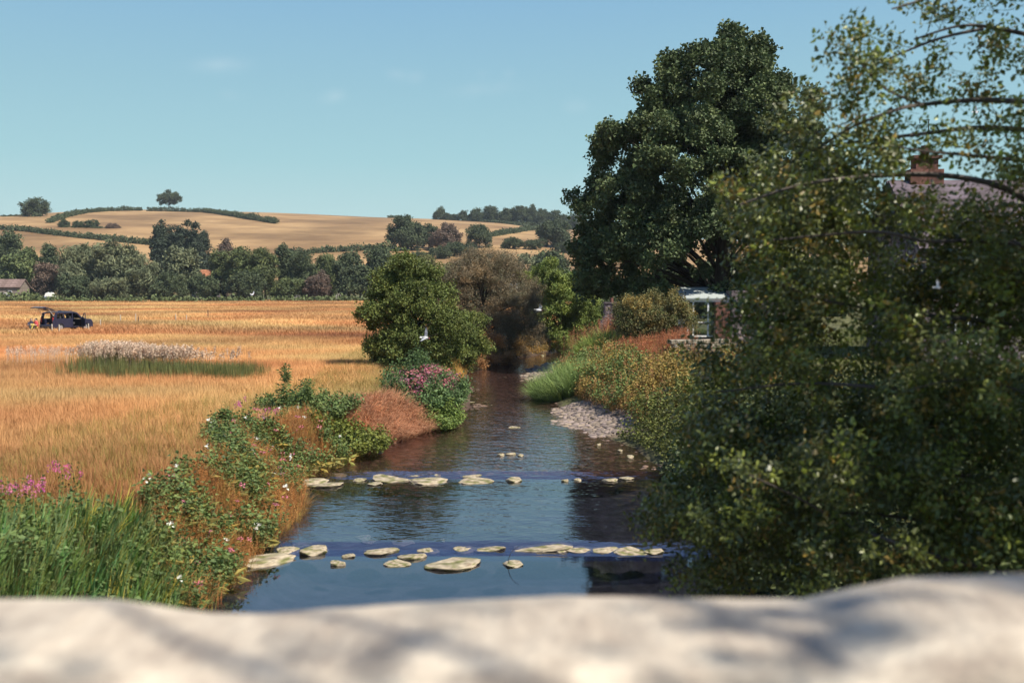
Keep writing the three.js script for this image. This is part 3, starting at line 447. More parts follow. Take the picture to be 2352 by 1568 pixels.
// ---------------------------------------------------------------- the tree beside the bridge: its boughs hang over the water and the road
{
  const R = rng(301), foot = ground(6.9, 8.6), t = thing('riverside_tree', 'large leafy tree beside the bridge filling the right side', 'tree', foot), rel = (p) => p.clone().sub(foot);
  const P = (px, py, d) => rel(atDepth(px, py, d));
  const stem = [[0, -.5, 0], [-.1, 2.2, .05], [.1, 4.6, -.1], [.25, 7.2, .1], [.1, 9.6, .2]];
  part('trunk', tube(stem, .26, .07, 10, 30), M.greyBark, t);
  part('trunk', tube([[.5, -.4, -.5], [.9, 2, -.9], [1.2, 5, -1.2], [1.4, 8, -1.0]], .18, .05, 8, 24), M.greyBark, t);
  const B = [
    [[[2700, 260], [2500, 238], [2352, 233], [2250, 229], [2120, 240], [2053, 254], [1960, 290], [1880, 340]], 8.6, .036],
    [[[2700, 340], [2352, 298], [2250, 293], [2120, 307], [1937, 330], [1830, 352]], 9.0, .034],
    [[[2700, 420], [2352, 369], [2213, 355], [2110, 345], [2038, 332]], 8.3, .026],
    [[[2700, 620], [2450, 500], [2352, 454], [2282, 422], [2145, 401], [1983, 406], [1822, 429], [1700, 470]], 8.4, .040],
    [[[2700, 640], [2352, 562], [2236, 553], [2120, 553], [2025, 532], [1890, 540], [1770, 552]], 8.2, .028],
    [[[2700, 130], [2450, 95], [2352, 77], [2282, 63], [2195, 61], [2100, 90]], 8.8, .034],
    [[[2259, 66], [2190, 80], [2130, 98], [2006, 153], [1930, 215]], 8.8, .016],
    [[[2120, 240], [2030, 200], [1960, 130], [1900, 122]], 8.6, .014],
    [[[1990, 262], [1920, 290], [1850, 310]], 8.6, .010],
    [[[2600, 780], [2300, 740], [2100, 720], [1900, 690], [1760, 640]], 8.9, .030],
    [[[2600, 1020], [2350, 960], [2100, 900], [1850, 880], [1650, 900]], 8.6, .030],
    [[[2600, 1350], [2200, 1290], [2000, 1225], [1933, 1198], [1829, 1140], [1720, 1090]], 8.0, .026],
    [[[2600, 1300], [2300, 1230], [2000, 1180], [1750, 1190], [1560, 1230]], 9.6, .028],
    [[[2600, 1150], [2300, 1100], [2050, 1080], [1800, 1060], [1580, 1040]], 9.8, .028],
    [[[2352, 900], [2250, 870], [2150, 880], [2030, 915]], 7.9, .012],
    [[[2700, 20], [2500, -20], [2352, -30], [2200, -20], [2050, 20]], 8.8, .030],
  ];
  const ends = [];
  for (const [line, d, r] of B) { const pts = line.map(([px, py], i) => P(px, py, d + .25 * Math.sin(i * 1.7 + d * 9))); part('branch', tube(pts, r, r * .25, 6, 26), M.greyBark, t); const c = new THREE.CatmullRomCurve3(pts); for (let k = 0; k < 60; k++) ends.push({ p: c.getPointAt(lerp(.25, 1, k / 59)), line: B.findIndex((b) => b[0] === line) }); }
  // dense lower and middle crown
  const lobe = (px, py, d, rx, ry, rz) => { const p = P(px, py, d); return [p.x, p.y, p.z, rx, ry, rz]; };
  const dense = [lobe(1990, 1040, 9.6, 1.75, 1.75, 2.2), lobe(2040, 680, 9.8, 1.3, .8, 1.7), lobe(1810, 520, 9.6, .42, .40, .8), lobe(2430, 950, 9.6, 1.8, 1.9, 1.8), lobe(1660, 1160, 9.6, .62, .85, 1.0), lobe(1830, 840, 9.6, .50, .8, .9), lobe(1980, 1330, 9.0, 1.5, .8, 1.2), lobe(1880, 660, 9.6, .55, .6, .9), lobe(2300, 1200, 8.4, 1.2, .9, 1.0), lobe(2330, 680, 9.4, .9, .6, 1.2), lobe(1830, 440, 9.6, .5, .35, .6), [-.3, 6.9, 1.0, 2.1, 2.0, 2.1], [.8, 4.0, 1.2, 1.9, 2.0, 1.9], [-.6, 5.2, 1.6, 1.6, 1.2, 1.4]];
  const bs = boughs(dense, 640, R, .9, .1);
  const solid = fill(bs, 32, .30, R, [.75, 1.3]);
  // loose sprays along the upper boughs, with sky between them
  const loose = [];
  for (const e of ends) { const upper = [0, 1, 2, 5, 6, 7, 8, 15].includes(e.line); if (upper ? R() < .21 : R() < .42) { const hang = new THREE.Vector3((R() - .5) * .5, (R() - .45) * .55, (R() - .5) * .8); loose.push({ p: e.p.clone().add(hang), n: new THREE.Vector3(-.6, .3 + R() * .6, R() - .5).normalize() }); } }
  for (let k = 0; k < 34; k++) loose.push({ p: P(lerp(2180, 2460, Math.sqrt(R())), lerp(-60, 560, R()), 9 + R() * 1.4 - .7), n: dirOf(R) });
  const sprays = fill(loose, 6, .13, R, [.75, 1.25]);
  const tint = (c, o, R) => { const q = R(), k = .65 + .8 * R(); if (q < .08) return c.setRGB(k * 2.2, k * 1.3, k * .9); if (q < .36) return c.setRGB(k * 1.6, k * 1.6, k * .9); return c.setRGB(k * (.9 + .2 * (o.t || 0)), k, k * .95); };
  copies('crown', leafBig, mNear, [...solid, ...sprays], tint, t, R);
}

// the tree across the road, behind the camera, whose crown dapples the parapet
{
  const R = rng(331), t = thing('roadside_tree', 'tall tree across the road casting dappled shade on the parapet', 'tree', [9, 3.2, 5]);
  const bs = boughs([[-2.7, 10.4, -4.2, 3.6, 1.6, 2.2], [-.5, 9.4, -2.6, 3.4, 2.2, 2.8]], 95, R, .9);
  part('trunk', limbs(null, bs, 14, .3, R), M.bark, t); copies('crown', leafA, mAlder, fill(bs, 4, .36, R, [.9, 1.3]), vary(.4, .15), t, R);
}
{ // dark trees closing the view under the sycamore
  [[1470, 104, 640, 110, 'dark tree just behind the chimney stack'], [1560, 100, 610, 130, 'dark tree behind the rambling bush'], [1660, 98, 600, 140, 'dark tree behind the garden room'], [1760, 100, 590, 140, 'dark tree between garden room and house'], [1880, 104, 600, 150, 'dark tree beyond the big riverside tree'], [1385, 118, 650, 70, 'dark tree over the bend behind the chimney']].forEach(([px, d, top, w, label], i) => farTree('garden_tree', label, 'tree', px, d, top, w, G.deep, { seed: 300 + i, bare: .02, dens: 3, group: 'dark trees behind the sycamore' }));
}

const CAR = onLevel(153, 757, 1.22);
// ================================================================ MEADOW GRASS, REEDS AND HERBS
const mGrass = new THREE.MeshStandardMaterial({ color: L(.56, .295, .112), roughness: .7, side: THREE.DoubleSide });
const gTuft = [tuft(21, 15, .46, .010, .17, .3, .6), tuft(22, 14, .56, .009, .16, .35, .8)], gFar = tuft(23, 12, .46, .026, .55, .25, .5);
const fieldTint = (c, o, R) => { const x = o.p.x, d = -o.p.z, n = fbm(x * .06, d * .06, 11, 4), red = fbm(x * .05 + 4, d * .07, 21, 3), gr = o.green || 0, big = fbm(x * .045 + 9, d * .05, 41, 3), k = (1 + .8 * n + .9 * big + .3 * (R() - .5)) * (1 - 1.0 * Math.max(0, red)); return c.setRGB(lerp(k * (1 + .1 * red), k * .42, gr), lerp(k * (1 - .8 * red), k * .72, gr), lerp(k * (1 - 1.0 * red), k * .7, gr)); };
{
  const R = rng(401), near = [[], []], far = [];
  while (near[0].length + near[1].length < 135000) { const d = 10 + 66 * Math.pow(R(), .62), x = -d * .56 + R() * (d * .56 + 4); if (x > bankL(d) - 1.2 || (x < -4 && d < 18 && x > -9.5 && R() < .8)) continue; const s = bankL(d) - x, green = clamp(.75 * sstep(7, 1, s) * sstep(24, 34, d) + fbm(x * .15, d * .12, 30, 3) * .5); near[R() < .5 ? 0 : 1].push({ p: ground(x, d, -.03), s: [.9 + .3 * R(), (.7 + .5 * R()) * lerp(.8, 1.1, clamp(.5 + fbm(x * .1, d * .1, 17, 3))), .9 + .3 * R()], n: new THREE.Vector3((R() - .2) * .3, 1, (R() - .5) * .25).normalize(), green }); }
  while (far.length < 90000) { const d = 60 + 204 * Math.pow(R(), .75), x = -d * .56 + R() * (d * .56 + 14); if (x > bankL(d) - 1.5 || Math.hypot(x - CAR.x, d + CAR.z) < 3.4) continue; far.push({ p: ground(x, d, -.05), s: [1 + .5 * R(), .8 + .4 * R(), 1 + .5 * R()], green: clamp(fbm(x * .05, d * .05, 30, 3) * .6) }); }
  for (const k of [0, 1]) tag(copies('meadow_grass', gTuft[k], mGrass, near[k], fieldTint, scene, R), k ? 'taller arching dry grass mixed through the near meadow' : 'short upright dry grass of the near meadow', 'grass');
  tag(copies('meadow_grass', gFar, mGrass, far, fieldTint, scene, R), 'golden dry grass of the far meadow', 'grass');
}
const mGreenBlade = leafMat(L(.15, .24, .055), .35), mRush = leafMat(L(.15, .17, .06), .3), mPale = leafMat(L(.66, .52, .40), .3), mDock = leafMat(L(.40, .19, .065), .2), mHerb = leafMat(L(.13, .19, .06), .3), mPink = leafMat(L(.60, .20, .27), .3), mTan = leafMat(L(.52, .27, .15), .3), mRed = leafMat(L(.46, .20, .10), .3), mYellowHerb = leafMat(L(.28, .25, .07), .3), mWhiteFlower = leafMat(L(.75, .75, .68), .2);
const scatter = (n, R, f) => { const out = []; let guard = 0; while (out.length < n && guard++ < n * 60) { const o = f(); if (o) out.push(o); } return out; };
const plainTint = vary(.5, .2);
{ // rush bed in the meadow with pale seed heads
  const R = rng(411), t = thing('rush_bed', 'green rush bed with pale feathery seed heads in the meadow', 'rushes'), a = [onLevel(170, 862, 1.25), onLevel(330, 872, 1.25), onLevel(470, 880, 1.25), onLevel(565, 878, 1.25)];
  const at = () => { const u = R() * 3, i = Math.min(2, Math.floor(u)), p = a[i].clone().lerp(a[i + 1], u - i); p.z -= (R() - .3) * 5 * (1 - .6 * u / 3); p.x += (R() - .5) * .6; p.y = height(p.x, -p.z) - .03; return [p, u / 3]; };
  copies('stems', tuft(31, 14, 1.1, .018, .22, .10, .12), mRush, scatter(800, R, () => { const [p, u] = at(); p.x += (R() - .5) * 1.6; p.z += (R() - .5) * 1.2; return { p, s: [1, lerp(1, .75, u) * (.55 + .6 * R()), 1] }; }), vary(.5, .25), t, R);
  copies('seed_heads', seedStem(32, 1.25, 34, .075, .76, .22), mPale, scatter(1000, R, () => { const [p, u] = at(); p.x += (R() - .5) * 1.4; p.z += (R() - .5); if (u > .78 || R() < u * .7 || p.z > lerp(a[0].z, a[3].z, u) - .5 - R() * 1.2) return null; return { p, s: [1, .85 + .3 * R(), 1] }; }), vary(.25, .05), t, R);
  const t2 = thing('rush_bed', 'thin line of pale seed heads left of the rush bed', 'rushes');
  copies('seed_heads', seedStem(33, 1.0, 16, .06, .7, .16), mPale, scatter(130, R, () => { const p = onLevel(lerp(15, 165, R()), 838 + 10 * R(), 1.25); p.y = height(p.x, -p.z); return { p, s: .8 + .3 * R() }; }), vary(.25, .05), t2, R);
}
{ // left bank, from the bridge upstream
  const R = rng(421);
  const edge = (d0, d1, s0, s1) => { const d = lerp(d0, d1, R()), s = lerp(s0, s1, R()), x = bankL(d) - s; return [ground(x, d, -.03), s, d, x]; };
  const t = thing('iris_bed', 'tall lush green iris blades at the near left bank', 'reeds');
  copies('blades', tuft(41, 10, 1.1, .042, .22, .2, .5, 0, 3), mGreenBlade, scatter(2300, R, () => { const d = lerp(10.5, 18.4, R()), x = lerp(-10.5, bankL(d) + .1, R()); const lim = lerp(-8.6, -4.2, sstep(19, 13.5, d)); if (d > 15.2 && x > lim + 4.6 - (d - 15.2) * 1.3) return null; if (d > 16.2 + 1.3 * n3(x * .6, 4) && x > -99) return null; return { p: ground(x, d, -.05), s: .45 + .34 * R(), yaw: (R() - .5) * 3.4, n: new THREE.Vector3(.34 * R() - .04, 1, .4 * (R() - .5)).normalize() }; }), (c, o, R) => { const q = R(), k = .6 + .7 * R(); return q < .08 ? c.setRGB(k * 3, k * 1.6, k) : c.setRGB(k * (.6 + .9 * R()), k, k * (.6 + 1.2 * R())); }, t, R);
  copies('leaves', leafB, mHerb, scatter(380, R, () => { const d = lerp(10.5, 16.5, R()), x = lerp(-9, bankL(d) + .1, R()); return { p: ground(x, d, .08 + .36 * R()), s: .7 + .5 * R(), n: new THREE.Vector3(R() - .5, 1, R() - .5).normalize() }; }), vary(.5, .1), t, R);
  const dock = thing('dock_thicket', 'rust brown dock and seeding weeds on the left bank', 'weeds'), inDock = () => { const [p, s, d] = edge(15.5, 30, -.2, 2.4); if (d < 19 && s > 3.4 - (19 - d) * .7) return null; if (s > lerp(1.0, 2.1, sstep(17, 23, d)) + .9 * n3(d * .6, 2) - sstep(26, 31, d) * .8) return null; return p; };
  copies('seed_stems', seedStem(42, .95, 46, .035, .4, .13), mDock, scatter(2500, R, () => { const p = inDock(); return p && n3(p.x * .9, p.z * .8, 5) > -.18 + .25 * (R() - .5) && { p, s: .35 + .38 * R(), n: new THREE.Vector3((R() - .3) * .6, 1, (R() - .5) * .5).normalize() }; }), vary(.6, .25), dock, R);
  copies('leaves', leafB, mHerb, scatter(2000, R, () => { const p = inDock(); if (!p || n3(p.x * .9, p.z * .8, 5) > .02 + .3 * (R() - .5)) return null; p.y += .03 + .36 * R(); return { p, s: .7 + .5 * R(), n: new THREE.Vector3(R() - .4, 1, R() - .5).normalize() }; }), vary(.6, .3), dock, R);
  copies('broad_leaves', sprig(17, 7, .26, .085, .35), mYellowHerb, scatter(480, R, () => { const p = inDock(); return p && n3(p.x * .9, p.z * .8, 5) < .1 && { p, s: .7 + .5 * R(), n: new THREE.Vector3(R() - .3, 1.2, R() - .3).normalize() }; }), vary(.5, .4), dock, R);
  copies('grass_blades', gTuft[1], mGrass, scatter(1100, R, () => { const p = inDock(); return p && { p, s: .8 + .5 * R(), green: .4 * R() }; }), (c, o, R) => c.setRGB(.5 + .3 * R(), .55 + .3 * R(), .5), dock, R);
  copies('white_flowers', clump(43, 8, .06, .05), mWhiteFlower, scatter(24, R, () => { const p = inDock(); if (!p) return null; p.y += .5 + .25 * R(); return { p, s: .7 + .6 * R() }; }), vary(.1, 0), dock, R);
  copies('pink_flowers', clump(44, 8, .05, .06), mPink, scatter(45, R, () => { const p = inDock(); if (!p) return null; p.y += .5 + .3 * R(); return { p, s: .7 + .6 * R() }; }), vary(.3, .1), dock, R);
  for (const [px, py, n, label] of [[45, 1185, 12, 'magenta willowherb flowers above the iris at the left edge'], [172, 1135, 5, 'small pair of magenta flower spikes at the back of the iris'], [545, 950, 3, 'pink flower spikes behind the dock thicket'], [600, 975, 4, 'pink flower cluster among the upper dock plants']]) {
    const c = onGround(px, py + 30, 9), f = thing('willowherb', label, 'flowers', c, 0, 'willowherb on the left bank');
    copies('stems', seedStem(45, .9, 16, .06, .2, .1), mHerb, scatter(n, R, () => ({ p: new THREE.Vector3((R() - .5) * .9, 0, (R() - .5) * .8), s: .9 + .2 * R() })), plainTint, f, R);
    copies('flower_spikes', clump(46, 10, .045, .07), mPink, scatter(n * 2, R, () => ({ p: new THREE.Vector3((R() - .5) * .9, .6 + .2 * R(), (R() - .5) * .8), s: [.8, 1.6, .8] })), (c, o, R) => c.setRGB(.9 + .3 * R(), .6 + .5 * R(), 1.3), f, R);
  }
  const leafy = (name, label, cx, cd, rx, rz, h, mat, n, seed, geo = leafB) => { const b = ground(cx, cd), o = thing(name, label, 'plant', b); copies('leaves', geo, mat, scatter(n, R, () => { const a = R() * 6.283, q = Math.sqrt(R()), x = Math.cos(a) * q * rx, z = Math.sin(a) * q * rz, y = h * R() * (1 - .45 * q * q) * clamp(.75 + 1.5 * n3((cx + x) * 1.3, (cd + z) * 1.3, seed + 3), .25, 1.35); return { p: new THREE.Vector3(x, Math.max(.02, height(cx + x, cd - z) - b.y) + y, z), s: .8 + .5 * R(), n: new THREE.Vector3(x / rx + R() - .5, 1, z / rz + R() - .5).normalize() }; }), vary(.5, .2), o, R); return [o, b]; };
  leafy('waterside_plant', 'bright green leafy clump beside the tan dead grass', bankL(30) - .3, 30, 1.1, 1.0, .55, leafMat(L(.16, .19, .035), .3), 620, 1);
  leafy('waterside_plant', 'green nettle patch behind the bright leafy clump', bankL(31.5) - 2.1, 31.5, 1.5, 1.3, .5, mHerb, 620, 2);
  // dead grass curtain hanging over the bank
  const tan = thing('dead_grass_mound', 'reddish tan dead grass drooping over the left bank', 'dead grass');
  copies('blades', tuft(47, 14, .75, .02, .2, .5, 1.1, 0, 3), mTan, scatter(620, R, () => { const [p] = edge(31.4, 35.2, -.1, 1.9); return { p, s: .8 + .4 * R(), yaw: (R() - .5) * 2.4 - .3, n: new THREE.Vector3(.35, 1, .2).normalize() }; }), vary(.5, .15), tan, R);
  copies('twigs', seedStem(48, .7, 20, .04, .2, .2), mTan, scatter(260, R, () => { const [p] = edge(31.2, 35.4, -.2, 1.6); p.y += .1; return { p, s: .7 + .4 * R(), n: new THREE.Vector3(.7 * R(), 1, R() - .5).normalize() }; }), vary(.5, .15), tan, R);
  const [bal] = leafy('balsam_clump', 'pink flowering balsam clump at the left bank bend', bankL(37.6) - .95, 37.6, 1.45, 2.3, 1.3, leafMat(L(.10, .17, .06), .3), 1600, 3);
  copies('flowers', clump(49, 10, .075, .10), mPink, scatter(430, R, () => { const a = R() * 6.283, q = Math.sqrt(R()), x = Math.cos(a) * q * 1.35 - .1, z = Math.sin(a) * q * 2.2 - .2; return { p: new THREE.Vector3(x, .25 + 1.25 * (1 - .4 * q * q) * (.3 + .75 * R()), z), s: .7 + .7 * R() }; }), (c, o, R) => c.setRGB(.6 + .5 * R(), .6 + .6 * R(), .6 + .5 * R()), bal, R);
  leafy('waterside_plant', 'fresh green herbs at the water below the balsam', bankL(35.8) + .05, 35.8, .75, 1.2, .7, leafMat(L(.15, .22, .05), .3), 560, 4);
  for (const [px, base, top, label] of [[655, 965, 842, 'tall single green thistle standing above the bank'], [515, 1010, 948, 'short dark thistle left of the dock thicket'], [705, 960, 880, 'smaller green thistle right of the tall one']]) {
    const c = onGround(px, base, 9), h = sizeAt(base - top, -c.z), o = thing('thistle', label, 'plant', c, 0, 'thistles on the left bank');
    part('stem', tube([[0, 0, 0], [.05, h * .5, .03], [-.03, h * .97, 0]], .016, .006, 5, 6), std(L(.10, .14, .05)), o);
    copies('leaves', sprig(51, 8, .2, .06, .3), mHerb, scatter(40, R, () => { const y = h * (.12 + .88 * R()); return { p: new THREE.Vector3((R() - .5) * .22, y, (R() - .5) * .22), s: 1.1 - .5 * y / h, n: new THREE.Vector3(R() - .5, .8, R() - .5).normalize() }; }), plainTint, o, R);
  }
  const g2 = copies('bank_grass', gTuft[1], mRush, scatter(8200, R, () => { const [p, s, d] = edge(15, 66, .8, 6.5); if (d < 33 && s < 1.6 + R()) return null; return { p, s: [1, .8 + .5 * R(), 1] }; }), (c, o, R) => { const k = .8 + .9 * R(); return c.setRGB(k * (1.2 + R()), k * 1.2, k * .8); }, scene, R);
  tag(g2, 'long yellow green grass along the top of the left bank', 'grass');
  const g3 = copies('bank_grass', gTuft[0], mDock, scatter(1300, R, () => { const [p, s, d] = edge(50, 100, .3, 1.8); return { p, s: [1.1, .8 + .6 * R(), 1.1] }; }), (c, o, R) => { const k = .8 + .9 * R(); return c.setRGB(k * 1.2, k * 1.5, k * 1.2); }, scene, R);
  tag(g3, 'brown dry grass at the water edge under the brown willow', 'grass');
}
{ // right bank
  const R = rng(431);
  const reedClump = (label, cx, cd, r, h, mat, n, seed) => { const b = ground(cx, cd), o = thing('reed_clump', label, 'reeds', b, 0, 'reed clumps on the right bank'); copies('blades', tuft(seed, 12, h, .022, .16, .2, .75, null, 3), mat, scatter(n, R, () => { const a = R() * 6.283, q = Math.sqrt(R()), x = Math.cos(a) * q * r, z = Math.sin(a) * q * r; return { p: new THREE.Vector3(x, height(cx + x, cd - z) - b.y - .05, z), s: (.75 + .4 * R()) * (1 - .3 * q), n: new THREE.Vector3(x / r * .7, 1, z / r * .7).normalize() }; }), vary(.5, .2), o, R); };
  reedClump('dome of bright green reeds at the gravel edge', sizeAt(1308 - CX, 44.5), 44.5, 1.35, 1.75, leafMat(L(.26, .36, .12), .35), 820, 61);
  reedClump('lighter green reeds further up the right bank', sizeAt(1388 - CX, 52.5), 52.5, 1.1, 2.1, leafMat(L(.27, .35, .08), .35), 420, 62);
  reedClump('dark green rushes behind the lighter reeds', sizeAt(1408 - CX, 55), 55, .8, 1.9, leafMat(L(.09, .15, .045), .3), 200, 63);
  const side = (d0, d1, s0, s1) => { const d = lerp(d0, d1, R()), s = lerp(s0, s1, R()), x = bankR(d) + s; return [ground(x, d, -.03), s, d, x]; };
  const bram = thing('bramble_bank', 'yellow green brambles and seeding herbs covering the right bank', 'brambles');
  const inB = () => { const [p, s, d] = side(33, 62, .6, 8); if (s > 6 && d > 44) return null; if (s < gravelW(d) + .2 + .4 * n3(d, 3)) return null; return p; };
  copies('leaves', leafB, mYellowHerb, scatter(7600, R, () => { const p = inB(); if (!p) return null; const hh = Math.max(.2, .62 + .9 * n3(p.x * .55, p.z * .55, 3)); p.y += hh * R(); return { p, s: .8 + .6 * R(), n: new THREE.Vector3(R() - .6, 1, R() - .3).normalize() }; }), (c, o, R) => { const q = R(), k = .6 + .7 * R(), m = n3(o.p.x * .4, o.p.z * .4, 8); return q < .42 - 1.6 * m ? c.setRGB(k * .55, k * .88, k * .85) : c.setRGB(k * 1.25, k, k * .9); }, bram, R);
  copies('seed_stems', seedStem(64, 1.0, 40, .045, .45, .16), mRed, scatter(1300, R, () => { const p = inB(); return p && n3(p.x * .4, p.z * .4, 12) > -.12 && { p, s: .6 + .6 * R() }; }), (c, o, R) => { const k = .6 + .6 * R(); return c.setRGB(k, k * (1 + .6 * R()), k); }, bram, R);
  copies('dry_grass', gTuft[1], mGrass, scatter(1600, R, () => { const p = inB(); return p && { p, s: 1 + .6 * R() }; }), (c, o, R) => { const k = .6 + .5 * R(); return c.setRGB(k, k, k); }, bram, R);
  tag(copies('garden_grass', gTuft[1], mRush, scatter(4200, R, () => { const [p, s] = side(20, 70, 4, 22); return { p, s: [1.3, .5 + .4 * R(), 1.3] }; }), (c, o, R) => { const k = .6 + .7 * R(); return c.setRGB(k * 1.1, k * 1.15, k * .7); }, scene, R), 'rough green grass of the riverside garden', 'grass');
  const red = thing('red_grass_stand', 'tall reddish dry grass in front of the rambling bush', 'dry grass'), rc = [sizeAt(1505 - CX, 48), 48];
  copies('stems', seedStem(65, 1.5, 30, .05, .5, .18), mRed, scatter(700, R, () => { const x = rc[0] + (R() - .5) * 3.2, d = rc[1] + (R() - .5) * 4; return { p: ground(x, d), s: .55 + .5 * R(), n: new THREE.Vector3((R() - .5) * .4, 1, (R() - .5) * .4).normalize() }; }), vary(.5, .2), red, R);
  copies('blades', tuft(66, 12, 1.2, .02, .2, .2, .4), mRed, scatter(500, R, () => { const x = rc[0] + (R() - .5) * 3.8, d = rc[1] + (R() - .5) * 5; return { p: ground(x, d), s: .75 + .4 * R() }; }), vary(.5, .2), red, R);
  const dk = thing('dock_stand', 'thin rust red dock spikes by the river bend', 'weeds');
  copies('seed_stems', seedStem(67, 1.6, 36, .05, .35, .14), mRed, scatter(260, R, () => { const d = lerp(64, 82, R()), x = bankR(d) + lerp(-.3, 2.6, R()); return { p: ground(x, d), s: .7 + .5 * R() }; }), vary(.4, .1), dk, R);
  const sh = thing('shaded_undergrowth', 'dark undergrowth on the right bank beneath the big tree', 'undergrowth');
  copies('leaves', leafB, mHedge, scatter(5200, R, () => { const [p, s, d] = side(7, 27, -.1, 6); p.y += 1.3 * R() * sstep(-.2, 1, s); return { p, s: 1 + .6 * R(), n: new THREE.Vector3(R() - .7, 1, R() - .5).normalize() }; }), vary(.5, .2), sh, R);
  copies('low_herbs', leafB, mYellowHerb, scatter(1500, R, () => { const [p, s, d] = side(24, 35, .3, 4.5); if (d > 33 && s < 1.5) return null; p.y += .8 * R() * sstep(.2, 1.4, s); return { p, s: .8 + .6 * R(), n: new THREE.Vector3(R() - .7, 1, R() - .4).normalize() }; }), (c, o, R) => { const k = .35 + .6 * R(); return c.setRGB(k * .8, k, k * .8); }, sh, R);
}

// ================================================================ STONES
function stoneGeo(seed, flat = .55) {   // a block cut by random planes, its edges worn, patched with moss
  const R = rng(Math.round(seed * 977)), cuts = []; for (let i = 0; i < 13; i++) cuts.push([dirOf(R), .72 + .3 * R()]); cuts.push([new THREE.Vector3((R() - .5) * .35, 1, (R() - .5) * .35).normalize(), .62 + .15 * R()]);
  const g = mergeVertices(plain(new THREE.IcosahedronGeometry(1, 9)).clone().deleteAttribute('normal').deleteAttribute('uv')), p = g.attributes.position, v = new THREE.Vector3(), col = [];
  for (let i = 0; i < p.count; i++) { v.fromBufferAttribute(p, i).normalize(); let r = 1.25; for (const [n, h] of cuts) { const c = v.dot(n); if (c > .05) r = Math.min(r, h / c); } r *= 1 + .10 * fbm(v.x * 2.5 + seed, v.y * 2.5, v.z * 2.5, 3) + .05 * n3(v.x * 9, v.y * 9 + seed, v.z * 9); v.multiplyScalar(r); p.setXYZ(i, v.x, v.y * flat, v.z);
    const m = clamp(3.4 * (fbm(v.x * 1.8 + seed * 3, v.y * 1.8, v.z * 1.8 + 5, 3) + .05)), b = clamp(3 * fbm(v.x * 3 + 7, v.y * 3 + seed, v.z * 3, 3)), t = .82 + .5 * n3(v.x * 6, v.y * 6 + seed, v.z * 6); col.push(t * lerp(lerp(.46, .26, b), .17, m), t * lerp(lerp(.385, .19, b), .17, m), t * lerp(lerp(.27, .125, b), .055, m)); }
  g.setAttribute('color', new THREE.Float32BufferAttribute(col, 3)); g.computeVertexNormals(); return g; }
const stoneVariants = [1, 2, 3, 4, 5, 6, 7].map((s) => stoneGeo(s * 3.7, .55)), pebble = (() => { const s = new THREE.IcosahedronGeometry(1, 1); s.scale(1, .6, 1); s.setAttribute('color', new THREE.Float32BufferAttribute(Array(s.attributes.position.count * 3).fill(.4), 3)); return s; })(), mStone = new THREE.MeshStandardMaterial({ vertexColors: true, roughness: .9 });
function stone(label, p, w, h, deep, k, turn, group) { const tilt = .12 * Math.sin(k * 2.3); const m = new THREE.Mesh(stoneVariants[k % 7], mStone); m.name = numbered('river_stone'); m.position.copy(p); m.rotation.set(tilt, turn, -.7 * tilt); m.scale.set(w * .5, h / .85, deep * .5); m.castShadow = m.receiveShadow = true; scene.add(m); tag(m, label, 'stone', group); }
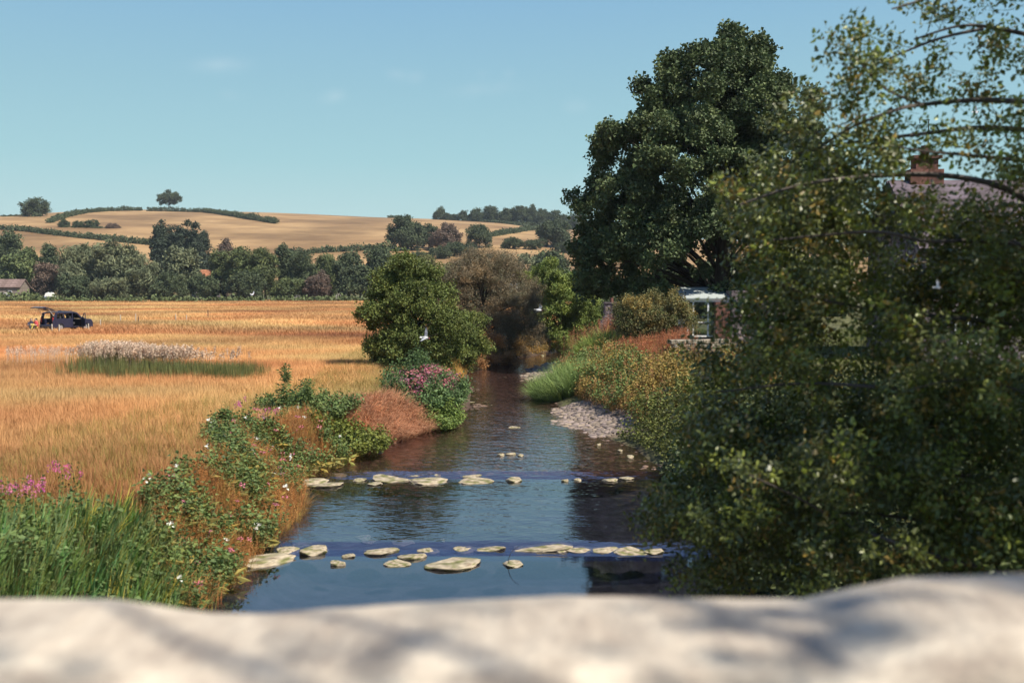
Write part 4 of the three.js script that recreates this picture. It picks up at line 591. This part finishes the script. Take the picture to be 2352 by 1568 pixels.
{
  const R = rng(501);
  const rows = [
    ['near', 0, 'stones of the near weir row', [[595, 1292, 150, 30], [662, 1268, 50, 20], [690, 1254, 45, 14], [720, 1268, 78, 40], [775, 1297, 34, 18], [830, 1236, 40, 9], [872, 1268, 76, 18], [846, 1246, 30, 8], [912, 1296, 54, 12], [945, 1281, 62, 14], [925, 1248, 60, 7], [1015, 1243, 14, 7], [1045, 1298, 118, 22], [984, 1268, 44, 9], [1070, 1265, 52, 11], [1122, 1263, 66, 16], [1180, 1297, 52, 11], [1245, 1261, 122, 22], [1330, 1265, 66, 14], [1385, 1265, 64, 16], [1450, 1270, 70, 17], [620, 1258, 30, 14], [1200, 1262, 40, 10], [1290, 1268, 40, 12], [1500, 1268, 60, 14], [800, 1278, 26, 8]]],
    ['far', .08, 'stones of the far weir row', [[668, 1115, 62, 16], [715, 1108, 70, 17], [756, 1115, 66, 11], [780, 1093, 28, 9], [825, 1104, 28, 13], [897, 1103, 82, 12], [980, 1107, 88, 15], [1005, 1094, 16, 9], [1092, 1106, 70, 16], [1080, 1095, 46, 8], [1181, 1104, 42, 22], [1297, 1105, 16, 8], [1327, 1104, 14, 8], [860, 1112, 40, 6], [1400, 1104, 36, 7], [1440, 1100, 30, 8], [950, 1095, 24, 6]]],
    ['upper', .17, 'small stones above the far weir row', [[870, 1040, 26, 7], [840, 1036, 22, 7], [1150, 1046, 26, 8], [1172, 1044, 34, 9], [1196, 1047, 26, 7], [1448, 1050, 22, 8], [1180, 983, 40, 6], [1270, 968, 16, 6], [1080, 926, 26, 8], [1098, 930, 20, 7], [1116, 925, 14, 6], [1128, 932, 12, 5], [1240, 895, 10, 6], [1375, 1022, 14, 6], [1425, 1036, 16, 7], [1160, 868, 14, 6]]],
  ];
  for (const [row, lvl, group, list] of rows) [...list].sort((a, b) => a[0] - b[0]).forEach(([px, py, w, h], i) => { const p = onLevel(px, py, lvl), d = -p.z, W = sizeAt(row === 'upper' ? w * .65 : w, d), H = sizeAt(h, d) * .48 + .03; p.y = lvl + .015; const big = w > 70 ? 'broad flat pale stone' : h > 18 ? 'upright mossy pale stone' : w > 40 ? 'flat pale stone' : 'small pale stone';
    stone(`${big}, ${ordinal[i]} from the left ${row === 'upper' ? 'among the shallows above the far row' : `in the ${row} stone row`}`, p, W, H, Math.max(.22, Math.min(.75, W * .75)), i + row.length, (R() - .5) * .7, group); });
  // boulders of the left retaining edge far upstream
  [[1005, 905, 0], [1095, 850, 34], [1112, 846, 30], [1170, 838, 26], [1196, 833, 40], [1222, 829, 30], [1246, 822, 10]].slice(1).forEach(([px, py, w], i) => { const p = onGround(px, py - 2, 40), d = -p.z; stone(`pale boulder at the foot of the far left bank, ${ordinal[i]} from the left`, p, sizeAt(w * .7, d), sizeAt(9, d), sizeAt(18, d), i + 2, R(), 'boulders under the brown willow'); });
  // gravel bars: countless pebbles
  const peb = (n, d0, d1, extra) => scatter(n, R, () => { const d = lerp(d0, d1, R()), s = lerp(-.5, gravelW(d) + .5, Math.pow(R(), .8)), x = bankR(d) + s; if (R() < sstep(0, -.5, s) * .8) return null; const k = .035 + .10 * Math.pow(R(), 4); return { p: ground(x, d, .01), s: [k * 1.3, k * .75, k], n: Y }; });
  const g = copies('gravel', pebble, std(L(.62, .52, .43), { vertexColors: true }), [...peb(3200, 33.4, 41), ...peb(2400, 52, 64)], (c, o, R) => { const k = .45 + .8 * R(); return c.setRGB(k * 1.08, k, k * (.85 + .25 * R())); }, scene, R); tag(g, 'pale gravel bars along the right side of the river', 'gravel');
  const bedP = scatter(5200, R, () => { const d = lerp(27.5, 70, R()), x = lerp(bankL(d), bankR(d), R()), k = .04 + .10 * R() * R(); return { p: ground(x, d, .0), s: [k * 1.3, k * .7, k] }; });
  tag(copies('riverbed_pebbles', pebble, std(L(.42, .30, .22), { vertexColors: true }), bedP, (c, o, R) => { const k = .5 + .8 * R(); return c.setRGB(k, k * .9, k * .85); }, scene, R), 'brown pebbles on the bed of the shallow riffle', 'pebbles');
  const tw = thing('bent_twig', 'thin bent twig standing in the pool below the near stones', 'twig', onLevel(1172, 1298, 0)); part('stem', tube([[0, -.15, 0], [-.03, .12, 0], [.06, .3, 0], [.16, .36, .02]], .008, .004, 5, 10), M.bark, tw);
}

// ================================================================ CAR IN THE MEADOW, WITH TWO PEOPLE
{
  const at = CAR.clone(); at.y = height(at.x, -at.z) + .0;
  const t = thing('estate_car', 'dark blue estate car with raised tailgate and open door in the meadow', 'car', at, 1.12), V = (a) => a.map((p) => new THREE.Vector2(...p));
  t.scale.set(1, 1.1, 1);
  const paint = new THREE.MeshPhysicalMaterial({ color: L(.020, .022, .050), roughness: .3, clearcoat: .6, clearcoatRoughness: .15 }), shade = std(L(.012, .012, .016)), glass = std(L(.02, .025, .035), { roughness: .08 });
  const arch = (x) => { const a = []; for (let i = 0; i <= 8; i++) a.push([x + .36 * Math.cos(i / 8 * Math.PI), .30 + .36 * Math.sin(i / 8 * Math.PI)]); return a; };
  const outline = [[-2.15, .30], [-2.2, .75], [-2.12, 1.0], [-1.92, 1.50], [-1.55, 1.58], [.1, 1.58], [.45, 1.50], [1.08, 1.0], [1.95, .90], [2.18, .72], [2.2, .30], ...arch(1.35), ...arch(-1.35)];
  for (const s of [1, -1]) {
    const sh = new THREE.Shape(V(outline)); const hole = (a) => sh.holes.push(new THREE.Path(V(a)));
    hole([[-1.82, 1.05], [-1.7, 1.45], [-1.08, 1.48], [-1.08, 1.05]]); hole([[-1.0, 1.05], [-1.0, 1.48], [-.12, 1.48], [-.12, 1.05]]);
    if (s > 0) hole([[-.04, .38], [-.04, 1.48], [.12, 1.48], [.42, 1.40], [.84, 1.02], [.9, .38]]); else hole([[-.04, 1.05], [-.04, 1.48], [.12, 1.48], [.38, 1.4], [.82, 1.05]]);
    const g = new THREE.ExtrudeGeometry(sh, { depth: .05, bevelEnabled: true, bevelSize: .012, bevelThickness: .012, bevelSegments: 1 }); g.translate(0, 0, s > 0 ? .79 : -.84); part('side_panel', g, paint, t);
  }
  part('roof', merge([rbox(1.75, .06, 1.62, .03, -.72, 1.57, 0), box(1.5, .05, .05, -.75, 1.66, .68), box(1.5, .05, .05, -.75, 1.66, -.68)]), paint, t);
  part('bonnet', merge([rbox(1.15, .62, 1.6, .12, 1.62, .62, 0), rbox(.25, .3, 1.62, .06, 2.1, .42, 0)]), paint, t);
  part('windscreen', box(.8, .025, 1.45, .77, 1.25, 0, 0, -.67), glass, t);
  part('floor', merge([box(4.0, .12, 1.6, -.1, .32, 0), box(.15, .5, 1.5, .95, .7, 0)]), shade, t);
  for (const [x, h] of [[-.95, .55], [.1, .55]]) for (const z of [.4, -.4]) part('seat', merge([rbox(.5, .2, .55, .06, x, .62, z), rbox(.16, .62, .52, .06, x - .26, .92, z), rbox(.12, .18, .28, .04, x - .30, 1.33, z)]), std(L(.04, .04, .045)), t);
  part('rear_bumper', rbox(.22, .28, 1.7, .06, -2.16, .44, 0), paint, t);
  for (const z of [.76, -.76]) { part('tail_light', rbox(.08, .42, .12, .03, -2.12, .95, z), std(L(.5, .04, .03), { roughness: .3 }), t).userData.label = 'red tail light'; part('headlight', rbox(.1, .16, .3, .04, 2.18, .68, z * .85), M.white, t); }
  for (const [x, z] of [[1.35, .80], [1.35, -.80], [-1.35, .80], [-1.35, -.80]]) { const w = new THREE.CylinderGeometry(.31, .31, .19, 20); w.rotateX(Math.PI / 2); w.translate(x, .31, z - Math.sign(z) * .06); const o = part('wheel', w, M.dark, t); const r = new THREE.CylinderGeometry(.19, .19, .02, 14); r.rotateX(Math.PI / 2); r.translate(x, .31, z + Math.sign(z) * .045); part('rim', r, std(L(.4, .4, .42), { roughness: .4, metalness: .6 }), o); }
  const tail = part('tailgate', merge([box(1.05, .06, 1.45, -2.35, 1.86, 0, 0, -.28), box(.45, .07, 1.5, -3.0, 1.98, 0, 0, .1)]), paint, t); part('rear_window', box(.6, .02, 1.2, -2.3, 1.905, 0, 0, -.28), glass, tail);
  part('gas_strut', tube([[-1.95, 1.25, .7], [-2.5, 1.86, .68]], .018, .014, 5, 2), M.white, t); part('gas_strut', tube([[-1.95, 1.25, -.7], [-2.5, 1.86, -.68]], .018, .014, 5, 2), M.white, t);
  const door = new THREE.Shape(V([[0, .36], [0, 1.0], [-.62, 1.48], [-.98, 1.5], [-1.0, .36]])); door.holes.push(new THREE.Path(V([[-.12, 1.02], [-.62, 1.41], [-.92, 1.43], [-.92, 1.02]]))); const dg = new THREE.ExtrudeGeometry(door, { depth: .07, bevelEnabled: false }); dg.rotateY(1.15); dg.translate(.93, 0, .84); const dr = part('door', dg, paint, t); dr.userData.label = 'open front door';
  part('handle', box(.14, .03, .03, .93 - .8 * Math.cos(1.15), .88, .9 + .8 * Math.sin(1.15)), shade, dr);
  part('mirror', rbox(.12, .14, .2, .03, .98, 1.05, .98), paint, dr);

  // people: joints with radii, joined into one skin
  const figure = (bones, colour) => { // bones: [a, b, ra, rb, colour index]
    const N = 44, S = .72, mc = new MarchingCubes(N, M.white, false, false, 30000); mc.isolation = 0; const f = mc.field, half = N / 2;
    const sd = (x, y, z) => { let best = 1e9, acc = 0, who = 0; for (const b of bones) { const [p, q, r, s] = b, dx = q[0] - p[0], dy = q[1] - p[1], dz = q[2] - p[2], l2 = dx * dx + dy * dy + dz * dz || 1e-6, u = clamp(((x - p[0]) * dx + (y - p[1]) * dy + (z - p[2]) * dz) / l2), e = Math.hypot(x - p[0] - dx * u, y - p[1] - dy * u, z - p[2] - dz * u) - lerp(r, s, u); acc += Math.exp(-e * 38); if (e < best) { best = e; who = b[4]; } } return [-Math.log(acc) / 38, who]; };
    for (let k = 0; k < N; k++) for (let j = 0; j < N; j++) for (let i = 0; i < N; i++) f[i + j * N + k * N * N] = -sd((i - half) / half * S, (j - half) / half * S + .62, (k - half) / half * S)[0];
    mc.update(); const n = mc.count, P = Array.from(mc.positionArray.subarray(0, n * 3)), Nn = Array.from(mc.normalArray.subarray(0, n * 3)), K = []; for (let i = 0; i < n; i++) { P[3 * i] *= S; P[3 * i + 1] = P[3 * i + 1] * S + .62; P[3 * i + 2] *= S; K.push(...colour[sd(P[3 * i], P[3 * i + 1], P[3 * i + 2])[1]]); }
    const g = new THREE.BufferGeometry(); g.setAttribute('position', new THREE.Float32BufferAttribute(P, 3)); g.setAttribute('normal', new THREE.Float32BufferAttribute(Nn, 3)); g.setAttribute('color', new THREE.Float32BufferAttribute(K, 3)); return g; };
  const skin = [.45, .28, .20], pose = (lean) => { const b = [[[0, .16, 0], [0, .45, -.03 * lean], .15, .14, 1], [[0, .45, -.03], [0, .60, 0], .15, .12, 1], [[0, .62, 0], [0, .70, .01], .055, .05, 0], [[0, .78, .02], [0, .82, .02], .095, .09, 0], [[0, .80, .11], [0, .785, .125], .02, .014, 0]];
    for (const s of [1, -1]) b.push([[s * .1, .15, .02], [s * .15, .42, .36], .085, .065, 2], [[s * .15, .42, .36], [s * .13, .08, .50], .06, .045, 2], [[s * .13, .06, .50], [s * .13, .04, .64], .045, .03, 3], [[s * .2, .57, -.01], [s * .26, .36, .12], .055, .045, 1], [[s * .26, .36, .12], [s * .17, .38, .34], .042, .032, 0], [[s * .17, .38, .34], [s * .15, .36, .44], .034, .018, 0], [[s * .15, .39, .36], [s * .11, .40, .41], .014, .010, 0]); return b; };
  const mFig = new THREE.MeshStandardMaterial({ vertexColors: true, roughness: .8 });
  for (const [px, turn, cols, label, hair] of [[82, -.5, [skin, [.55, .07, .07], [.62, .48, .12], [.05, .05, .05]], 'seated person in red top and yellow trousers behind the car', [.02, .014, .01]], [71, .6, [skin, [.03, .03, .06], [.04, .04, .07], [.03, .03, .03]], 'seated person in dark clothes left of the one in red', [.02, .015, .012]]]) {
    const p = onLevel(px, 757, 1.22); p.y = height(p.x, -p.z); const o = thing('person', label, 'person', p, turn, 'people sitting behind the car'); o.scale.setScalar(1.15); part('body', figure(pose(1), cols), mFig, o);
    const hg = new THREE.SphereGeometry(.105, 14, 10, 0, 6.2832, 0, 1.75); hg.scale(1, 1.05, 1.1); hg.rotateX(-.5); hg.translate(0, .815, -.005); part('hair', hg, std(L(...hair)), o);
  }
}
// fence posts across the meadow
[[230, 750, 14, 0], [276, 738, 13, 0], [311, 738, 16, 0], [317, 741, 12, 1], [403, 737, 14, 0], [428, 737, 12, 0], [477, 732, 17, 1], [119, 765, 17, 0], [135, 766, 16, 0], [203, 760, 12, 0]].forEach(([px, py, h, dk], i) => { const p = onLevel(px, py, 1.22), H = sizeAt(h, -p.z) + .35; p.y = height(p.x, -p.z) - .2; const o = tag(part('fence_post', merge([new THREE.CylinderGeometry(.045, .055, H, 7).translate(0, H / 2, 0), new THREE.ConeGeometry(.045, .06, 7).translate(0, H + .03, 0)]), dk ? std(L(.05, .035, .03)) : std(L(.50, .44, .36)), scene), i > 6 ? `weathered post in the grass in front of the car, ${ordinal[i - 7]} from the left` : `${dk ? 'dark' : 'pale weathered'} fence post right of the car, ${ordinal[i]} from the car`, 'post', 'fence posts in the meadow'); o.position.copy(p); o.rotation.z = .04 * Math.sin(i * 3.1); });

// ================================================================ GULLS
{
  const wing = (s, up, fwd) => { const pts = [[0, 0, .07], [.02, 0, -.09], [.22, up * .22, .10 + fwd * .1], [.24, up * .22, -.07 + fwd * .06], [.47, up * .36, -.04 - fwd * .1], [.44, up * .34, -.10 - fwd * .06]], g = new THREE.BufferGeometry(), v = [], T = .012; for (const y of [T, -T]) for (const p of pts) v.push(s * p[0], p[1] + y * (1 - p[0]), p[2]); const f = [0, 2, 1, 1, 2, 3, 2, 4, 3, 3, 4, 5], idx = [...f, ...f.map((i) => i + 6), 0, 6, 2, 2, 6, 8, 2, 8, 4, 4, 8, 10, 1, 3, 7, 3, 9, 7, 3, 5, 9, 5, 11, 9]; g.setAttribute('position', new THREE.Float32BufferAttribute(v, 3)); g.setIndex(idx); const q = g.toNonIndexed(); q.computeVertexNormals(); return q; };
  const body = new THREE.LatheGeometry([[0, -.22], [.03, -.2], [.05, -.14], [.068, -.04], [.06, .06], [.045, .11], [.047, .15], [.035, .19], [.012, .205], [.008, .24], [0, .25]].map((p) => new THREE.Vector2(...p)), 12); body.scale(1.35, 1, 1.35); body.rotateX(Math.PI / 2);
  const tailG = box(.1, .012, .16, 0, .01, -.27); const strip = (g) => { const o = plain(g); o.deleteAttribute('uv'); return o; };
  const gull = (label, p, turn, roll, pitch, up, fwd, k = 1) => { const g = mergeGeometries([strip(body.clone()), strip(tailG.clone()), wing(1, up, fwd), wing(-1, up, fwd)]), col = [], q = g.attributes.position; for (let i = 0; i < q.count; i++) { const x = Math.abs(q.getX(i)), y = q.getY(i), z = q.getZ(i); col.push(...(x > .40 ? [.05, .05, .05] : z > .2 ? [.35, .06, .04] : z > .12 && x < .06 ? [.06, .045, .04] : x > .06 && y > 0 ? [.42, .43, .47] : [.62, .61, .60])); } g.setAttribute('color', new THREE.Float32BufferAttribute(col, 3));
    const m = part('gull', g, new THREE.MeshStandardMaterial({ vertexColors: true, roughness: .7, side: THREE.DoubleSide }), scene); m.position.copy(p); m.rotation.set(pitch, turn, roll, 'YXZ'); m.scale.setScalar(k); tag(m, label, 'gull', 'gulls in flight'); };
  gull('white gull flying low in front of the left alder', atDepth(978, 776, 38), 1.2, .9, .1, .9, -.3, .72);
  gull('white gull gliding in front of the river bend alder', atDepth(1238, 712, 44), 1.9, -.7, .1, .5, .6, .68);
  gull('grey white gull crossing low before the far tree line', atDepth(580, 676, 72), 1.3, .7, .2, .5, .3, .6);
  gull('tiny white gull high in the sky behind the upper boughs', atDepth(2243, 257, 60), 1.4, 1.0, 0, .8, -.4, .7);
  gull('small white gull seen through the leaves of the big tree', atDepth(2155, 660, 7.6), 1.5, .8, 0, .9, -.3, .11);
}

// ================================================================ BUILDINGS ON THE RIGHT BANK
{
  const slate = std(L(.155, .12, .15), { map: repeat(grainMap, 2), bumpMap, bumpScale: .03 }), rubble = std(L(.34, .29, .31), { map: repeat(noiseTexture(12, 512, [.45, .42, .44], [1, .98, .97], 10, 5), .6), bumpMap, bumpScale: .06 }), brick = std(L(.24, .105, .08), { map: grainMap }), white = std(L(.80, .80, .80), { roughness: .45 });
  // main cottage behind the big tree
  const hp = ground(25.2, 46), h = thing('stone_house', 'stone house with slate roof hidden behind the big tree', 'house', [hp.x, hp.y - .1, hp.z], -.04), W = 15, D = 7.5, wh = 5.0, rs = 3.0;
  const sh = new THREE.Shape([[-D / 2, -.5], [D / 2, -.5], [D / 2, wh], [0, wh + rs], [-D / 2, wh]].map((p) => new THREE.Vector2(...p))), wg = new THREE.ExtrudeGeometry(sh, { depth: W, bevelEnabled: false }); wg.rotateY(Math.PI / 2); wg.translate(-W / 2, 0, 0); part('wall', wg, rubble, h);
  const roof = part('roof', merge(gable(W, D, rs, .35).map((g) => g.translate(0, wh + .03, 0))), slate, h);
  { const p = atDepth(2129, 380, 46), cx = p.x - hp.x, y0 = wh + rs, ch = part('chimney', merge([box(1.5, 1.2, .8, cx, y0 + .05, 0), box(1.0, .9, .7, cx, y0 + .8, 0), box(1.3, .14, .9, cx, y0 + 1.2, 0), new THREE.CylinderGeometry(.16, .2, .5, 10).translate(cx, y0 + 1.5, 0)]), brick, roof); ch.userData.label = 'red brick chimney with pot'; part('aerial', merge([box(.035, 1.5, .035, cx + .15, y0 + 2.2, 0), box(.5, .03, .03, cx - .05, y0 + 2.92, 0), box(.03, .25, .03, cx - .25, y0 + 2.9, 0)]), M.dark, ch); }
  for (let i = 0; i < 4; i++) for (const y of [1.4, 3.8]) { const x = -5.6 + i * 3.6, f = part('window', merge([box(1.1, .1, .1, x, y - .55, D / 2 + .04), box(1.1, .1, .1, x, y + .55, D / 2 + .04), box(.1, 1.1, .1, x - .5, y, D / 2 + .04), box(.1, 1.1, .1, x + .5, y, D / 2 + .04), box(.06, 1.0, .06, x, y, D / 2 + .04)]), white, h); part('pane', box(1.0, 1.05, .03, x, y, D / 2 + .012), std(L(.03, .035, .045), { roughness: .08 }), f); }
  // garden room with white frames against a rubble wing
  const d = 53, p0 = atDepth(1577, 785, d), gy = height(p0.x, d), g = thing('garden_room', 'white framed garden room with pale roof and stone wing', 'building', [p0.x, gy, -d], 0), X = (px) => sizeAt(px - 1577, d), top = atDepth(1577, 692, d).y - gy, back = -2.6;
  part('plinth', box(X(1672), .55, 2.6, X(1672) / 2, .2, back / 2), std(L(.10, .09, .13)), g);
  for (const px of [1580, 1592, 1626, 1660]) part('post', box(.09, top - .45, .09, X(px), .47 + (top - .45) / 2, 0), white, g);
  part('sill', box(X(1668) + .1, .08, .2, X(1668) / 2 + .03, .52, .05), white, g); part('glazing_bar', box(X(1664), .06, .06, X(1664) / 2, 1.25, 0), white, g); part('head_beam', box(X(1668) + .2, .16, .14, X(1668) / 2, top + .06, 0), white, g);
  for (const [a, b] of [[1581, 1591], [1593, 1625], [1627, 1659]]) part('pane', box(X(b) - X(a) - .02, top - .55, .02, (X(a) + X(b)) / 2, .5 + (top - .45) / 2, -.01), M.glass, g);
  const rf = box(X(1674) + .5, .09, 2.9); rf.rotateX(.2); rf.translate(X(1674) / 2, top + .42, -1.25); part('roof', rf, std(L(.46, .50, .49), { roughness: .4 }), g);
  part('side_frame', box(.09, top, 2.5, .02, top / 2 + .2, -1.3), white, g);
  const wt = atDepth(1700, 676, d).y - gy; part('brick_pier', box(X(1672) - X(1640), wt - .4, .4, (X(1640) + X(1672)) / 2, (wt - .4) / 2, .22), brick, g);
  part('stone_wing', box(X(1800) - X(1676), wt + .5, 3, (X(1676) + X(1800)) / 2, (wt + .5) / 2 - .3, -1.3), rubble, g).userData.label = 'lavender grey rubble wall';
  for (const px of [1675, 1740]) part('downpipe', new THREE.CylinderGeometry(.055, .055, wt + .2, 8).translate(X(px), (wt + .2) / 2, .28), M.dark, g);
  // slatted seat and iron rail beside it
  const bp = atDepth(1552, 780, 52), b = thing('slatted_seat', 'dark slatted wooden seat beside the white garden room', 'bench', [bp.x, height(bp.x, 52), -52], .5), dk = std(L(.045, .032, .035));
  for (let i = 0; i < 4; i++) part('slat', box(.72, .12, .04, 0, .62 + .19 * i, -.02 * i), dk, b); for (const s of [-1, 1]) part('leg', box(.07, 1.25, .07, s * .33, .55, -.06), dk, b); for (let i = 0; i < 3; i++) part('slat', box(.72, .03, .13, 0, .42, .1 + .15 * i), dk, b); for (const s of [-1, 1]) part('leg', box(.07, .46, .07, s * .33, .2, .42), dk, b);
  const rp = atDepth(1573, 780, 51), r = thing('iron_rail', 'dark iron handrail standing before the garden room', 'handrail', [rp.x, height(rp.x, 51), -51]); part('post', new THREE.CylinderGeometry(.06, .06, 1.5, 8).translate(0, .6, 0), dk, r); part('post', new THREE.CylinderGeometry(.06, .06, 1.5, 8).translate(1.5, .6, 0), dk, r); part('rail', box(1.6, .07, .07, .75, 1.38, 0), dk, r);
  // river wall below the garden
  const wp = atDepth(1585, 800, 46), w = thing('garden_wall', 'short pale stone retaining wall below the garden room', 'wall', [wp.x, height(wp.x, 46) - .2, -46], .25), R = rng(601), tones = [L(.52, .44, .34), L(.46, .39, .30), L(.56, .50, .40)].map((c) => std(c, { map: grainMap, bumpMap, bumpScale: .02 }));
  for (let j = 0; j < 6; j++) { let x = -.9 - (j % 2) * .15; while (x < 1.6) { const l = .28 + .3 * R(); part('stone', rbox(l - .02, .2, .5, .03, x + l / 2, .12 + j * .215, .02 * R()), tones[Math.floor(R() * 3)], w); x += l; } }
  part('core', box(2.4, 1.3, .36, .4, .65, -.03), std(L(.2, .17, .14)), w);
  // broad-shouldered stone chimney of a low cottage among the bushes
  const cd = 86, cpn = atDepth(1403, 770, cd), ct = atDepth(1403, 692, cd).y, cb = height(cpn.x, cd), H = ct - cb, c = thing('chimney_stack', 'tapering grey stone chimney stack with broad shoulders among dark bushes', 'chimney', [cpn.x, cb - .2, -cd]), K = .5 / 1;
  const cs = new THREE.Shape([[-1.25, 0], [1.25, 0], [1.2, H * .28], [.55, H * .55], [.48, H], [-.48, H], [-.55, H * .6], [-1.15, H * .3]].map((p) => new THREE.Vector2(...p))), cg = new THREE.ExtrudeGeometry(cs, { depth: .9, bevelEnabled: true, bevelSize: .04, bevelThickness: .04, bevelSegments: 1 }); cg.translate(0, 0, -.9); part('stack', cg, rubble, c); part('cap', box(1.15, .12, 1.1, 0, H + .06, -.45), rubble, c);
  part('pot', new THREE.CylinderGeometry(.14, .17, .5, 10).translate(.1, H + .36, -.45), brick, c); part('brick_repair', box(.3, .6, .06, .42, H * .78, .06), brick, c);
}

scene.updateMatrixWorld(true);
renderer.render(scene, camera);
